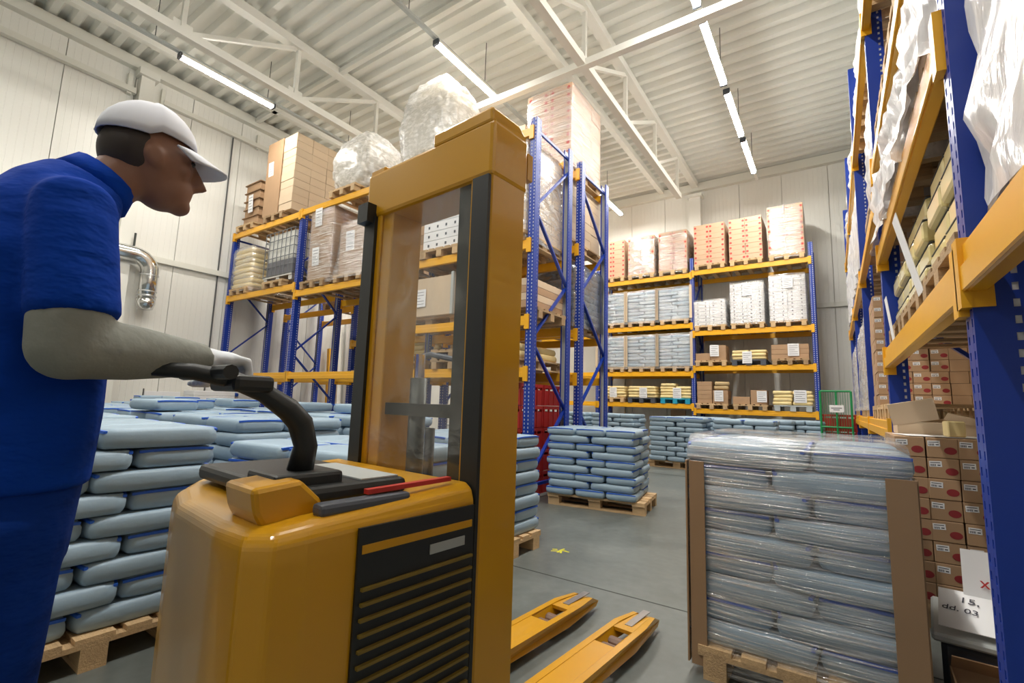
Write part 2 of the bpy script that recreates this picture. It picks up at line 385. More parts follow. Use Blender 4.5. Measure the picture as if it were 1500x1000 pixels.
# ------------------------------------------------------------------ sacks
def sack_verts(L, W, H, seed, cuts=4):
    bm = bmesh.new(); bmesh.ops.create_cube(bm, size=2.0)
    bmesh.ops.subdivide_edges(bm, edges=list(bm.edges), cuts=cuts, use_grid_fill=True)
    for v in bm.verts:
        x, y, z = v.co
        # soft box: rows of points crowd towards the edges, corners pulled in, middle puffed
        x, y, z = (math.copysign(abs(q)**p_, q) for q, p_ in ((x, 0.5), (y, 0.5), (z, 0.75)))
        k = 1 - 0.06*(abs(x)**4)*(abs(y)**4)
        e = max(abs(x), abs(y))**4
        zz = z*(1 - 0.10*e)
        xx = x*(1 - 0.055*(abs(z)**2.5)); yy = y*(1 - 0.085*(abs(z)**2.5))
        n = noise.noise(Vector((x*1.3+seed*7.1, y*1.3, z+seed)))
        v.co = (xx*k*L/2 + n*0.006, yy*k*W/2 + n*0.006, (zz*0.5+0.5)*H + n*0.005*(1-abs(z)*0.3))
    V = [tuple(v.co) for v in bm.verts]; bm.verts.index_update()
    F = [[v.index for v in f.verts] for f in bm.faces]; bm.free(); return V, F
SL, SW = 0.535, 0.372
def sack_mesh(H, L=SL, W=SW, m=None, seeds=4, cuts=4, nm='sack'):
    return [mesh_from(nm, *sack_verts(L, W, H, s+1, cuts), m or SACK, True) for s in range(seeds)]
def tape_mesh(L, W, H, s):
    mb = MB(); n = 7; pts = []
    for i in range(n):
        t = -1+2*i/(n-1); e = abs(t)**4
        pts.append((s*(L/2*0.972*(1-0.05*abs(t)**4) - 0.002), t*W/2*0.92, H*(0.93 - 0.06*e)))
    for a, b in zip(pts, pts[1:]): mb.bar(a, b, 0.016, 0.013)
    return mb.mesh('end_tape', TAPE)
SH = 0.1
SACKS = sack_mesh(SH*1.05); TAPES = [tape_mesh(SL, SW, SH, s) for s in (-1, 1)]
def layer5(flip):
    """five-sack layer on 1.2 x 0.8: two lengthwise in front, three crosswise behind"""
    out = []; dep = SW+SL; y0 = -dep/2
    for i in (-1, 1): out.append((i*0.278, y0+SW/2, 0.0))
    for i in (-1, 0, 1): out.append((i*0.378, y0+SW+SL/2, PI/2))
    if flip: out = [(-a, -b, c+PI) for a, b, c in out]
    nm = ['front left', 'front right', 'back left', 'back middle', 'back right'] if not flip else ['back right', 'back left', 'front right', 'front middle', 'front left']
    return [(a, b, c, n) for (a, b, c), n in zip(out, nm)]
STUFF = MB()
def sack_stack(x, y, rz, nl, where, indiv_from=0, z0=0.144, sh=SH, jit=0.007, seedoff=0, group=None):
    ca, sa = math.cos(rz), math.sin(rz)
    for l in range(nl):
        for (a, b, c, nm) in layer5(l % 2 == seedoff % 2):
            a += R.uniform(-jit, jit); b += R.uniform(-jit, jit)*0.7
            px, py, pz, rr = x+a*ca-b*sa, y+a*sa+b*ca, z0+l*sh*0.985, rz+c+R.uniform(-0.02, 0.02)
            if l >= indiv_from:
                up_ = nl-l
                lb = f'pale blue sack, {ORD[up_]} from top, {nm}, {where}'
                o = tag(link('paper_sack', SACKS[R.randrange(4)], None, (px, py, pz), (0, 0, rr)), lb, 'sack', group or 'pale blue sacks on pallets')
                o.scale = (1, 1, sh*0.985/(SH*1.05))
                for tm in TAPES: link('end_tape', tm, o)
            else:
                add_stuff(STUFF, SACKS[R.randrange(4)], px, py, pz, rr, sh*0.985/(SH*1.05))
def add_stuff(mb, me, px, py, pz, rr, sc=1.0):
    n = len(mb.V); c, s = math.cos(rr), math.sin(rr)
    for v in me.vertices:
        q = v.co; mb.V.append((px+q.x*c-q.y*s, py+q.x*s+q.y*c, pz+q.z*sc))
    for f in me.polygons: mb.F.append([n+i for i in f.vertices])

A7 = math.radians(7.5)
# free stack beside the rack end
c1 = Vector((-2.51, 5.84))
pallet(c1.x, c1.y, 0, A7, 'wooden pallet standing alone in aisle under the sack stack by rack end')
sack_stack(c1.x-0.05, c1.y, A7, 9, 'lone stack beside rack end', sh=0.092)
# left foreground stack behind the man
pallet(-3.42, 0.86, 0, 0, 'wooden pallet under the sack stack just behind the man')
sack_stack(-3.42, 0.86, 0, 9, 'stack behind the man', sh=0.104, seedoff=1)
# stack behind the truck
pallet(-2.62, 1.98, 0, 0.08, 'wooden pallet under sack stack hidden behind the yellow truck')
sack_stack(-2.62, 1.98, 0.08, 8, 'stack behind the yellow truck', indiv_from=3, sh=0.104)
# stack right of mast
pallet(-2.80, 3.36, 0, 0.0, 'wooden pallet whose corner shows just right of the truck mast')
sack_stack(-2.80, 3.36, 0.0, 8, 'stack right of truck mast', sh=0.104, seedoff=1)
# field of stacks behind
k = 0
for (x, y, n, rz) in ((-4.85, 0.95, 9, 0.0), (-6.15, 0.95, 9, 0.02), (-4.15, 2.2, 9, 0.03), (-5.5, 2.2, 9, 0), (-6.85, 2.15, 9, -0.03), (-8.2, 2.1, 9, 0.02), (-4.2, 3.4, 9, 0), (-5.55, 3.45, 9, 0.02), (-6.9, 3.4, 9, 0), (-8.25, 3.4, 9, 0), (-9.6, 3.3, 9, 0), (-9.6, 2.05, 9, 0)):
    k += 1
    pallet(x, y, 0, rz, f'wooden pallet under the {ORD[k]} sack stack of left field')
    sack_stack(x, y, rz, n, f'{ORD[k]} stack of left field', indiv_from=n-1, sh=0.104, seedoff=k)
# loose sacks lying on top of the field
for i, (x, y, rr) in enumerate(((-5.3, 1.9, .1), (-5.9, 2.3, .2), (-6.8, 3.3, 0), (-7.5, 3.5, .1), (-5.2, 3.3, 1.6), (-4.5, 3.55, 0.1), (-8.6, 3.3, 0), (-9.3, 3.2, 1.5))):
    o = tag(link('paper_sack', SACKS[i % 4], None, (x, y, 0.144+9*0.104*0.99+0.003), (0, 0, rr)), f'loose pale sack lying on top of the stack field, {ORD[i+1]} from the man', 'sack', 'loose sacks on the field')
    for tm in TAPES: link('end_tape', tm, o)
# far row before the back rack
for i, (x, y) in enumerate(((-2.78, 10.62), (-1.5, 10.65), (-2.6, 11.9), (-1.3, 11.95), (-4.6, 11.7), (-5.9, 11.7), (-0.75, 12.6))):
    pallet(x, y, 0, 0, f'wooden pallet under the {ORD[i+1]} sack stack of far row')
    sack_stack(x, y, 0, 9 if i != 6 else 9, f'{ORD[i+1]} stack of far row', indiv_from=(8 if i < 2 else 99), sh=0.103, seedoff=i)

# ------------------------------------------------------------------ racks
PERF = {}
def post_mesh(h):
    if h in PERF: return PERF[h]
    mb = MB(); W, D, T = 0.10, 0.12, 0.004; p = 0.05; n = int(h/p)
    # front sheet (y=0) with two hole columns
    for a, b in ((-0.05, -0.036), (-0.020, 0.020), (0.036, 0.05)): mb.box(a, b, 0, T, 0, h)
    for k in range(n):
        for a, b in ((-0.036, -0.020), (0.020, 0.036)): mb.box(a, b, 0.0003, T, k*p, k*p+0.024)
    for s in (-1, 1):
        xa, xb = sorted((s*W/2, s*(W/2-T)))
        mb.box(xa, xb, T, 0.088, 0, h); mb.box(xa, xb, 0.103, D, 0, h)
        for k in range(n): mb.box(xa, xb, 0.088, 0.103, k*p, k*p+0.026)
        xa, xb = sorted((s*W/2, s*(W/2-0.022))); mb.box(xa, xb, D, D+T, 0, h)
    mb.box(-0.075, 0.075, -0.01, D+0.02, 0, 0.008)
    ln = MB(); q = W/2-T-0.001  # pale sheet added behind the holes, its colour stands in for light showing through
    ln.box(-q, q, T+0.001, T+0.003, 0.01, h-0.01)
    for s in (-1, 1): xa, xb = sorted((s*q, s*(q-0.002))); ln.box(xa, xb, T+0.003, D-0.002, 0.01, h-0.01)
    PERF[h] = (mb.mesh('upright_post', BLUE), ln.mesh('bright_hole_backing', mat('pale_hole_backing', (0.72, 0.72, 0.72), 0.5))); return PERF[h]
def rack(label, loc, rz, xs, levels, heights, depth=1.1, bh=0.13):
    """xs: frame lines along the run; levels[i]: beam tops of bay i; front at y=0"""
    t = thing('pallet_rack', label, 'rack', loc, rz)
    for x, h in zip(xs, heights):
        pm, lm = post_mesh(h)
        for py, pa in ((0, 0), (depth, PI)): link('bright_hole_backing', lm, link('upright_post', pm, t, (x, py, 0), (0, 0, pa)))
        z = 0.25; s = 0
        br = MB().bar((0, 0.06, 0.2), (0, depth-0.06, 0.2), 0.03, 0.04).obj('brace', BLUE, t, (x, 0, 0))
        link('brace', br.data, t, (x, 0, h-0.35))
        while z+0.95 < h-0.05:
            a, b = (0.06, depth-0.06) if s == 0 else (depth-0.06, 0.06)
            MB().bar((0, a, z), (0, b, z+0.92), 0.028, 0.045, (1, 0, 0)).obj('brace', BLUE, t, (x, 0, 0))
            z += 0.92; s = 1-s
    for i, lv in enumerate(levels):
        xa, xb = xs[i]+0.052, xs[i+1]-0.052
        for z in lv:
            for yb, sg in ((-0.012, 1), (depth+0.012, -1)):
                ya, yc = sorted((yb, yb+sg*0.05))
                mb = MB(); mb.box(xa, xb, ya, yc, z-bh, z); yq = sorted((yb, yb-sg*0.010)); mb.box(xa, xb, yq[0], yq[1], z-bh, z-bh*0.45)
                b = mb.obj('beam', YEL, t, bevel=0.006, seg=1)
                for xe, se in ((xa, 1), (xb, -1)):
                    x0, x1 = sorted((xe-se*0.06, xe+se*0.008)); y0, y1 = sorted((yb-sg*0.014, yb+sg*0.012))
                    c = MB(); c.box(x0, x1, y0, y1, z-bh-0.05, z+0.02); y0, y1 = sorted((yb+sg*0.0, yb+sg*0.062)); x0, x1 = sorted((xe-se*0.001, xe+se*0.006)); c.box(x0, x1, y0, y1, z-bh-0.05, z+0.02)
                    c.obj('beam_connector', YEL, b)
    return t
FY = 5.2
XS = [-11.7, -8.9, -6.1, -3.3]
LF = [[1.70, 3.50, 5.02], [1.70, 3.34, 5.04], [1.71, 2.40, 3.45, 5.08]]
rack('tall blue and yellow pallet rack row facing the sack stacks on left', (XS[0], FY, 0), 0, [x-XS[0] for x in XS], LF, [5.05, 5.05, 5.1, 5.22])
LR = [[1.72, 2.42, 3.8, 5.08], [1.70, 2.5, 3.7, 5.04], [1.70, 3.30, 5.02]]
rack('blue and yellow pallet rack row standing back to back behind the front row', (XS[3], 7.73, 0), PI, [0, 2.8, 5.6, 8.4], LR, [5.22, 5.1, 5.05, 5.05])
BX = [-8.73, -5.93, -3.13, -0.33]; BYF = 13.3
LB = [[1.36, 2.24, 3.56, 4.98], [1.36, 2.24, 3.56, 4.98], [1.25, 2.38, 3.33, 5.02]]
rack('blue and yellow pallet rack standing along the back wall', (BX[0], BYF, 0), 0, [x-BX[0] for x in BX], LB, [5.4]*4)
RX = 0.36; RY = [13.2, 10.4, 7.6, 4.8, 2.0, -0.8]
LRt = [[1.2, 3.1, 4.7], [1.2, 3.1, 4.7], [1.2, 3.08, 4.7], [1.76, 2.60, 3.35, 4.7], [1.78, 4.3]]
rack('blue and yellow pallet rack running down the right side past the camera', (RX, RY[0], 0), -PI/2, [RY[0]-y for y in RY], LRt, [6.0]*6, bh=0.15)

# ------------------------------------------------------------------ cartons
CSTUFF = {}
def cartons(x, y, z, rz, nx, ny, nl, bw, bd, bh, where, m=CARD, jit=0.004, lean=0.0, kind='brown carton', group=None, show='f', maxcol=99, front_only=False):
    """stack of boxes, front towards local -y; show: f front column, r right side, n none built singly; the rest joins the packed stacks"""
    ca, sa = math.cos(rz), math.sin(rz); me = box_mesh(bw-0.004, bd-0.004, bh-0.003, m, 0.003); out = []
    for l in range(nl):
        for i in range(nx):
            for k in range(ny):
                if 0 < i < nx-1 and 0 < k < ny-1 and l < nl-1: continue
                a = (i-(nx-1)/2)*bw + R.uniform(-jit, jit) + lean*l; b = (k-(ny-1)/2)*bd + R.uniform(-jit, jit)
                px, py, pz, rr = x+a*ca-b*sa, y+a*sa+b*ca, z+l*bh, rz+R.uniform(-.006, .006)
                if not (('f' in show and k == 0 and i < maxcol) or ('r' in show and i == nx-1)):
                    add_stuff(CSTUFF.setdefault(m.name, MB()), box_mesh(bw-0.004, bd-0.004, bh-0.003, m), px, py, pz, rr); continue
                dep = '' if k == 0 else (', rear' if k == ny-1 else f', {ORD[k+1]} deep')
                cl = '' if nx == 1 else f' {ORD[i+1]} from left'
                lb = f'{kind}, {ORD[l+1]} row up{cl}{dep}, {where}'
                out.append((tag(link('carton', me, None, (px, py, pz), (0, 0, rr)), lb, 'carton', group or ('cartons ' + where)), l, i, k))
    return out
def sheet(x, y, z, w_, h_, rz, label, tilt=0.05, lines=5):
    """white paper sheet with printed lines, hanging; front faces local -y; (x,y,z) = centre"""
    t = thing('paper_sheet', label, 'paper', (x, y, z), rz)
    p = MB().box(-w_/2, w_/2, -0.0015, 0.0015, -h_/2, h_/2).obj('page', PAPER, t, rot=(tilt, 0, 0))
    mb = MB()
    for i in range(lines):
        zz = h_/2 - h_*(i+1)/(lines+1); mb.box(-w_*0.38, w_*(0.38 - 0.25*(i % 3 == 2)), -0.0022, -0.0016, zz-h_*0.012, zz+h_*0.012)
    if lines: mb.obj('printed_lines', INK, p)
    return t
def shell(name, label, cat, x, y, z0, rz, w_, d_, h_, m, lump=0.015, top=True, cuts=9, rnd=0.04, seed=0, flare=0.0, group=None, thick=True):
    """wrinkled wrapping around a load, standing on z0"""
    bm = bmesh.new(); bmesh.ops.create_cube(bm, size=2.0)
    bmesh.ops.subdivide_edges(bm, edges=list(bm.edges), cuts=cuts, use_grid_fill=True)
    bmesh.ops.delete(bm, geom=[f for f in bm.faces if f.normal.z < -0.9], context='FACES')
    for v in bm.verts:
        q = v.co.copy(); hx, hy = w_/2, d_/2
        zz = (q.z*0.5+0.5)*h_
        e = max(0, abs(q.x)+abs(q.y)-1.55)*rnd*1.6
        nx_ = noise.noise(Vector((q.x*2.3+seed*3.3, q.y*2.3+seed, q.z*4.0)))*lump
        fl_ = flare*(1-(q.z*0.5+0.5))**3
        sx = 1-e/hx*0.5; tp = 1.0 - (0.03 if q.z > 0.98 else 0)
        v.co = Vector((q.x*(hx+fl_)*sx*tp + nx_*(1 if q.x > 0 else -1), q.y*(hy+fl_)*sx*tp + nx_*(1 if q.y > 0 else -1), zz + (nx_ if q.z > 0.98 else 0)))
    me = bpy.data.meshes.new(name); bm.to_mesh(me); bm.free(); me.materials.append(m)
    me.polygons.foreach_set('use_smooth', [True]*len(me.polygons))
    return tag(link(name, me, None, (x, y, z0), (0, 0, rz)), label, cat, group)
def lump_load(name, label, cat, x, y, z, w_, d_, h_, m, seed, amp=0.09, rz=0.0):
    """crumpled rounded heap with folds"""
    bm = bmesh.new(); bmesh.ops.create_icosphere(bm, subdivisions=5, radius=1.0)
    for v in bm.verts:
        q = v.co.normalized(); n = noise.fractal(q*2.2+Vector((seed, 0, 0)), 0.8, 2.2, 5)
        f = noise.noise(Vector((q.x*3+seed, q.y*3, q.z*9)))
        r = 1+amp*n+0.035*f
        sx = math.copysign(abs(q.x)**0.45, q.x); sy = math.copysign(abs(q.y)**0.45, q.y)
        zz = max(0.0, (q.z*r*0.62+0.5))
        k = 1-0.35*max(0, q.z)**2
        v.co = (sx*r*w_/2*k, sy*r*d_/2*k, zz*h_)
    me = bpy.data.meshes.new(name); bm.to_mesh(me); bm.free(); me.materials.append(m)
    me.polygons.foreach_set('use_smooth', [True]*len(me.polygons))
    return tag(link(name, me, None, (x, y, z), (0, 0, rz)), label, cat)
def small_sacks(x, y, z, rz, nx, nl, L, W, H, m, where, kind='yellow sack', skip=(), cat='sack', jit=0.015, ny=2):
    key = ('ss', L, W, H, m.name)
    if key not in BOXES: BOXES[key] = sack_mesh(H, L, W, m, 4, 3)
    ca, sa = math.cos(rz), math.sin(rz)
    for l in range(nl):
        for i in range(nx):
            for k in range(ny):
                if (l, i) in skip: continue
                a = (i-(nx-1)/2)*(L+0.005)+R.uniform(-jit, jit); b = (k-(ny-1)/2)*(W+0.005)+R.uniform(-jit, jit)
                dp = '' if ny == 1 else (', front' if k == 0 else (', rear' if k == ny-1 else f', {ORD[k+1]} deep'))
                lb = f'{kind}, {ORD[l+1]} layer up, {ORD[i+1]} from left{dp}, {where}'
                tag(link('small_sack', BOXES[key][R.randrange(4)], None, (x+a*ca-b*sa, y+a*sa+b*ca, z+l*H*0.96), (0, 0, rz+R.uniform(-.05, .05))), lb, cat, 'sacks ' + where)
P = 0.1443
H90 = PI/2
# ---------------- back rack, right bay
yb = BYF+0.56
for i, (xc, n) in enumerate(((-2.66, 8), (-1.76, 8), (-0.84, 9))):
    wn = ['left', 'middle', 'right'][i]
    pallet(xc, yb, 5.02, H90, f'wooden pallet under {wn} carton stack on top right bay of back rack')
    cartons(xc, yb, 5.02+P, 0, 2, 2, n, 0.395, 0.58, 0.142, f'{wn} top right-bay stack, back rack', CARDDOT, kind='dotted carton')
    if i == 2: shell('stretch_wrap', 'clear film around right carton stack on top of back rack', 'film', xc, yb, 5.02+0.06, 0, 0.82, 1.19, n*0.142+0.1, FILM, 0.008, seed=i)
for i, (xc, n) in enumerate(((-5.46, 8), (-4.56, 8), (-3.64, 8))):
    wn = ['left', 'middle', 'right'][i]
    pallet(xc, yb, 4.98, H90, f'wooden pallet under {wn} carton stack on top left bay of back rack')
    cartons(xc, yb, 4.98+P, 0, 2, 2, n, 0.395, 0.58, 0.142, f'{wn} top left-bay stack, back rack', CARDDOT, kind='dotted carton')
    if i: shell('stretch_wrap', f'clear film around {wn} carton stack on top left bay of back rack', 'film', xc, yb, 4.98+0.06, 0, 0.82, 1.19, n*0.142+0.1, FILMW if i == 1 else FILM, 0.008, seed=i+5)
# white tray stacks, right bay second level
for i, (xc, n) in enumerate(((-2.68, 7), (-1.77, 11), (-0.86, 12))):
    wn = ['left', 'middle', 'right'][i]
    pallet(xc, yb, 3.33, H90, f'wooden pallet under {wn} white tray stack on back rack')
    for l in range(n):
        for c in range(2):
            o = tag(link('white_tray', box_mesh(0.39, 1.15, 0.088, WHITEBOX, 0.006), None, (xc-0.2+c*0.4, yb, 3.33+P+l*0.095), (0, 0, 0)), f'white slatted tray, {ORD[l+1]} row up, {["left", "right"][c]} column of {wn} stack on back rack', 'tray', 'white trays on the back rack')
            for q in (-0.1, 0.1): link('dark_slot', box_mesh(0.03, 0.012, 0.03, DGREY), o, (q, -0.574, 0.03))
    shell('stretch_wrap', f'cloudy film hood over {wn} white tray stack on back rack', 'film', xc, yb, 3.33+0.1, 0, 0.84, 1.2, n*0.095+0.09, FILM, 0.012, seed=i+9)
    if i: sheet(xc+0.02, yb-0.62, 3.33+P+n*0.095-0.2, 0.22, 0.27, 0, f'white sheet taped to {wn} white tray stack on back rack')
# right bay third level (2.38)
def low_cartons(xc, z, n1, n2, where, bh=0.15):
    cartons(xc-0.2, yb-0.3, z, 0, 1, 1, n1, 0.38, 0.5, bh, 'left half, ' + where)
    cartons(xc+0.19, yb-0.3, z, 0, 1, 1, n2, 0.38, 0.5, bh, 'right half, ' + where)
pallet(-2.68, yb, 2.38, H90, 'wooden pallet with two carton heights on third level of back rack', WOOD)
low_cartons(-2.68, 2.38+P, 1, 2, 'left pallet, third level of back rack', 0.2); sheet(-2.58, yb-0.6, 2.38+0.4, 0.22, 0.3, 0.1, 'white sheet on cartons at left of third level of back rack')
plastic_pallet(-1.77, yb, 2.38, H90, 'dark plastic pallet under yellow sacks on third level of back rack', DGREY)
small_sacks(-1.77, yb-0.32, 2.38+P, 0, 2, 3, 0.4, 0.5, 0.085, YSACK, 'middle pallet, third level of back rack', ny=1); sheet(-1.8, yb-0.61, 2.38+0.2, 0.22, 0.3, 0.0, 'white sheet on yellow sacks at middle of third level of back rack')
pallet(-0.86, yb, 2.38, H90, 'old wooden pallet under low cartons at right of third level', OLDWOOD)
cartons(-0.86, yb-0.3, 2.38+P, 0, 2, 1, 3, 0.4, 0.5, 0.12, 'right pallet, third level of back rack'); sheet(-0.78, yb-0.58, 2.38+0.36, 0.24, 0.3, 0.1, 'white sheet on cartons at right of third level of back rack')
# right bay bottom level (1.25)
pallet(-2.68, yb, 1.25, H90, 'wooden pallet with carton pile at left of lowest back rack level')
cartons(-2.86, yb-0.3, 1.25+P, 0, 1, 1, 5, 0.37, 0.5, 0.115, 'left column, left pallet of lowest back rack level'); cartons(-2.47, yb-0.3, 1.25+P, 0, 1, 1, 3, 0.37, 0.5, 0.115, 'right column, left pallet of lowest back rack level')
small_sacks(-2.47, yb-0.3, 1.25+P+0.36, 0.1, 1, 2, 0.36, 0.45, 0.11, mat('brown_sack_paper', (0.55, 0.4, 0.2), 0.6, var=.15), 'on left pallet of lowest back rack level', 'tan sack', ny=1); sheet(-2.5, yb-0.58, 1.25+0.34, 0.22, 0.28, 0, 'white sheet on carton pile at left of lowest back rack level')
pallet(-1.77, yb, 1.25, H90, 'wooden pallet with two cartons at middle of lowest back rack level')
cartons(-1.97, yb-0.3, 1.25+P, 0, 1, 1, 1, 0.4, 0.5, 0.19, 'low one, middle of lowest back rack level'); cartons(-1.58, yb-0.3, 1.25+P, 0, 1, 1, 1, 0.36, 0.5, 0.36, 'tall one, middle of lowest back rack level'); sheet(-1.5, yb-0.58, 1.25+0.34, 0.22, 0.28, 0, 'white sheet on tall carton at middle of lowest back rack level')
plastic_pallet(-0.84, yb, 1.25, H90, 'grey plastic pallet under yellow sacks at right of lowest back rack level', GREY)
small_sacks(-0.84, yb-0.32, 1.25+P, 0, 2, 4, 0.42, 0.5, 0.09, YSACK, 'right pallet, lowest back rack level', ny=1); sheet(-0.68, yb-0.6, 1.25+0.36, 0.26, 0.3, 0.1, 'white sheet on yellow sacks at right of lowest back rack level')
# left bay sacks, two levels
for z, ln in ((3.56, 'second'), (2.24, 'third')):
    for i, xc in enumerate((-5.46, -4.56, -3.62)):
        wn = ['left', 'middle', 'right'][i]
        pallet(xc, yb, z, H90, f'wooden pallet under {wn} blue sack load, {ln} level of back rack left bay')
        sack_stack(xc, yb, H90, 9, '', indiv_from=99, z0=z+P, sh=0.1, seedoff=i)
        shell('stretch_wrap', f'clear film around {wn} blue sack load, {ln} level of back rack left bay', 'film', xc, yb, z+0.08, 0, 0.99, 1.22, 0.99, FILM, 0.006, seed=i+z)
        for s in (-1, 1):
            tag(link('edge_board', box_mesh(0.07, 0.012, 0.93, CARDL), None, (xc+s*0.465, yb-0.625, z+P)), f'cardboard edge board, {["left", "", "right"][s+1]} side of {wn} sack load, {ln} level of back rack', 'edge board')
for i, xc in enumerate((-5.46, -4.56, -3.62)):
    wn = ['left', 'middle', 'right'][i]
    if i == 0: pallet(xc, yb, 1.36, H90, 'wooden pallet under left yellow sacks on lowest left bay of back rack')
    else: plastic_pallet(xc, yb, 1.36, H90, f'{["", "dark", "turquoise"][i]} plastic pallet under yellow sacks on lowest left bay of back rack', [None, DGREY, TURQ][i])
    small_sacks(xc, yb-0.32, 1.36+P, 0, 2, 5 if i == 2 else 4, 0.41, 0.5, 0.085, YSACK, f'{wn} pallet, lowest left bay of back rack', ny=1, skip=((4, 1),) if i == 2 else ())
    sheet(xc+0.06, yb-0.6, 1.36+0.28, 0.22, 0.3, 0, f'white sheet on {wn} yellow sacks in lowest left bay of back rack')
cartons(-3.7, 13.9, 0.0, 0.2, 1, 1, 4, 0.4, 0.4, 0.3, 'standing on floor under the back rack', CARDD)

# ---------------- double rack, front row (front y = FY)
yf = FY+0.55
pallet(-11.15, yf, 5.02, H90, 'wooden pallet under tray cartons at top left of left rack')
for l in range(5):
    o = tag(link('tray_carton', box_mesh(0.62, 1.0, 0.20, CARD, 0.004), None, (-11.1+R.uniform(-.015, .015), yf, 5.02+P+l*0.205), (0, 0, R.uniform(-.02, .02))), f'shallow tray carton, {ORD[l+1]} from bottom of top left rack pile', 'carton', 'tray cartons on the left rack')
    link('lid', box_mesh(0.70, 1.06, 0.02, CARDD), o, (0, 0, 0.182))
sheet(-11.05, yf-0.56, 5.65, 0.2, 0.42, 0, 'white sheet on the tray cartons at top left of left rack')
pallet(-9.95, yf, 5.02, H90, 'dark wooden pallet under tall carton stack at top of left rack', OLDWOOD)
cartons(-9.85, yf, 5.02+P, 0, 2, 3, 10, 0.55, 0.38, 0.172, 'tall left rack stack', CARDL, kind='pale carton', show='fr')
tag(link('cardboard_panel', box_mesh(0.62, 0.012, 1.72, CARD), None, (-10.1, yf-0.585, 5.02+P)), 'brown cardboard panel on front of tall carton stack on left rack', 'cardboard')
sheet(-10.2, yf-0.6, 6.25, 0.2, 0.32, 0, 'white sheet on tall carton stack on top of left rack')
# second level of bay 1: yellow sacks and tank
pallet(-11.15, yf, 3.5, H90, 'wooden pallet under the yellow sack load on left rack')
small_sacks(-11.15, yf, 3.5+P, 0, 1, 8, 0.82, 0.56, 0.12, YSACK, 'yellow load on left rack', 'wide yellow sack', jit=0.008)
shell('stretch_wrap', 'clear film around the yellow sack load on left rack', 'film', -11.15, yf, 3.56, 0, 0.88, 1.18, 1.05, FILM, 0.012, seed=3)
def tank(x, y, z):
    pallet(x, y, z, H90, 'wooden pallet under the caged liquid tank on left rack')
    z += P
    t = thing('caged_tank', 'white liquid tank in steel cage, grey liquid in lower part', 'tank', (x, y, z))
    W2, D2, hh = 0.56, 0.5, 1.12
    for sx in (-1, 0, 1):
        for sy in (-1, 0, 1): link('foot', box_mesh(0.13, 0.1, 0.1, STEEL), t, (sx*(W2-0.08), sy*(D2-0.07), 0))
    link('base_plate', box_mesh(2*W2, 2*D2, 0.03, STEEL), t, (0, 0, 0.1))
    b = MB().box(-W2+0.03, W2-0.03, -D2+0.03, D2-0.03, 0.135, 0.135+0.36).mesh('liquid_part', mat('tank_grey_liquid', (0.15, 0.15, 0.17), 0.35), bevel=0.05, seg=3); link('tank_lower_part', b, t)
    b = MB().box(-W2+0.03, W2-0.03, -D2+0.03, D2-0.03, 0.44, 1.1).mesh('tank_body', mat('tank_white_plastic', (0.74, 0.73, 0.68), 0.35), bevel=0.06, seg=3); link('tank_body', b, t)
    CAGE = mat('dull_cage_steel', (0.20, 0.21, 0.22), 0.5, metal=0.5)
    for i in range(8):
        px = -W2+2*W2*i/7
        for s in (-1, 1): MB().tube([(px, s*D2, 0.13), (px, s*D2, hh)], 0.010, 6).obj('cage_bar', CAGE, t)
    for i in range(1, 7):
        py = -D2+2*D2*i/7
        for s in (-1, 1): MB().tube([(s*W2, py, 0.13), (s*W2, py, hh)], 0.010, 6).obj('cage_bar', CAGE, t)
    for i in range(6):
        zz = 0.15+i*0.193
        MB().tube([(-W2, -D2, zz), (W2, -D2, zz), (W2, D2, zz), (-W2, D2, zz), (-W2, -D2, zz)], 0.010, 6).obj('cage_ring', CAGE, t)
    MB().tube([(0, 0, 1.08), (0, 0, 1.15)], 0.1, 14).obj('filler_cap', DGREY, t)
tank(-9.72, yf, 3.5)
# bay 2 top: wrapped heaps
WRAPW = film('crumpled_white_film', (0.80, 0.79, 0.77), 0.45, 0.85, (5, 5, 9), 0.78, 0.28)
CREAM = mat('cream_sacking', (0.62, 0.55, 0.42), 0.7, var=0.25, scale=4)
for i, (xc, w_, h_, lb) in enumerate(((-7.55, 1.15, 1.15, 'left'), (-5.62, 1.35, 1.55, 'right'))):
    pallet(xc, yf, 5.06, H90, f'wooden pallet under {lb} rounded wrapped heap on top of left rack')
    lump_load('big_bag', f'cream bulk bag inside the {lb} film heap on top of left rack', 'bulk bag', xc, yf, 5.06+P, w_-0.12, 0.95, h_-0.12, CREAM, i+2.2)
    lump_load('film_heap', f'crumpled shiny film over {lb} rounded heap on top of left rack', 'film', xc, yf, 5.06+P, w_, 1.08, h_, WRAPW, i+2.2)
# bay 2 second level: tall cartons
pallet(-8.28, yf, 3.34, H90, 'wooden pallet under tall labelled carton column on left rack', OLDWOOD)
cartons(-8.15, yf-0.1, 3.34+P, 0, 1, 1, 2, 0.72, 0.9, 0.72, 'tall column on left rack', CARD, kind='big carton')
for zz in (3.95, 4.75): sheet(-8.25, yf-0.57, zz, 0.22, 0.36, 0, f'white sheet on {"lower" if zz < 4.5 else "upper"} big carton of tall column on left rack')
shell('stretch_wrap', 'clear film around tall carton column on left rack', 'film', -8.15, yf-0.1, 3.4, 0, 0.77, 0.95, 1.54, FILM, 0.008, seed=21)
pallet(-7.2, yf, 3.34, H90, 'wooden pallet with torn film under carton beside truck mast on left rack')
cartons(-7.15, yf-0.1, 3.34+P, 0, 1, 1, 1, 0.75, 0.9, 0.95, 'beside tall column on left rack', CARD, kind='big carton')
sheet(-7.2, yf-0.57, 4.1, 0.24, 0.36, 0, 'white sheet on single big carton on left rack'); shell('stretch_wrap', 'clear film around single big carton on left rack', 'film', -7.15, yf-0.1, 3.38, 0, 0.80, 0.96, 1.1, FILM, 0.012, seed=22, flare=0.08)
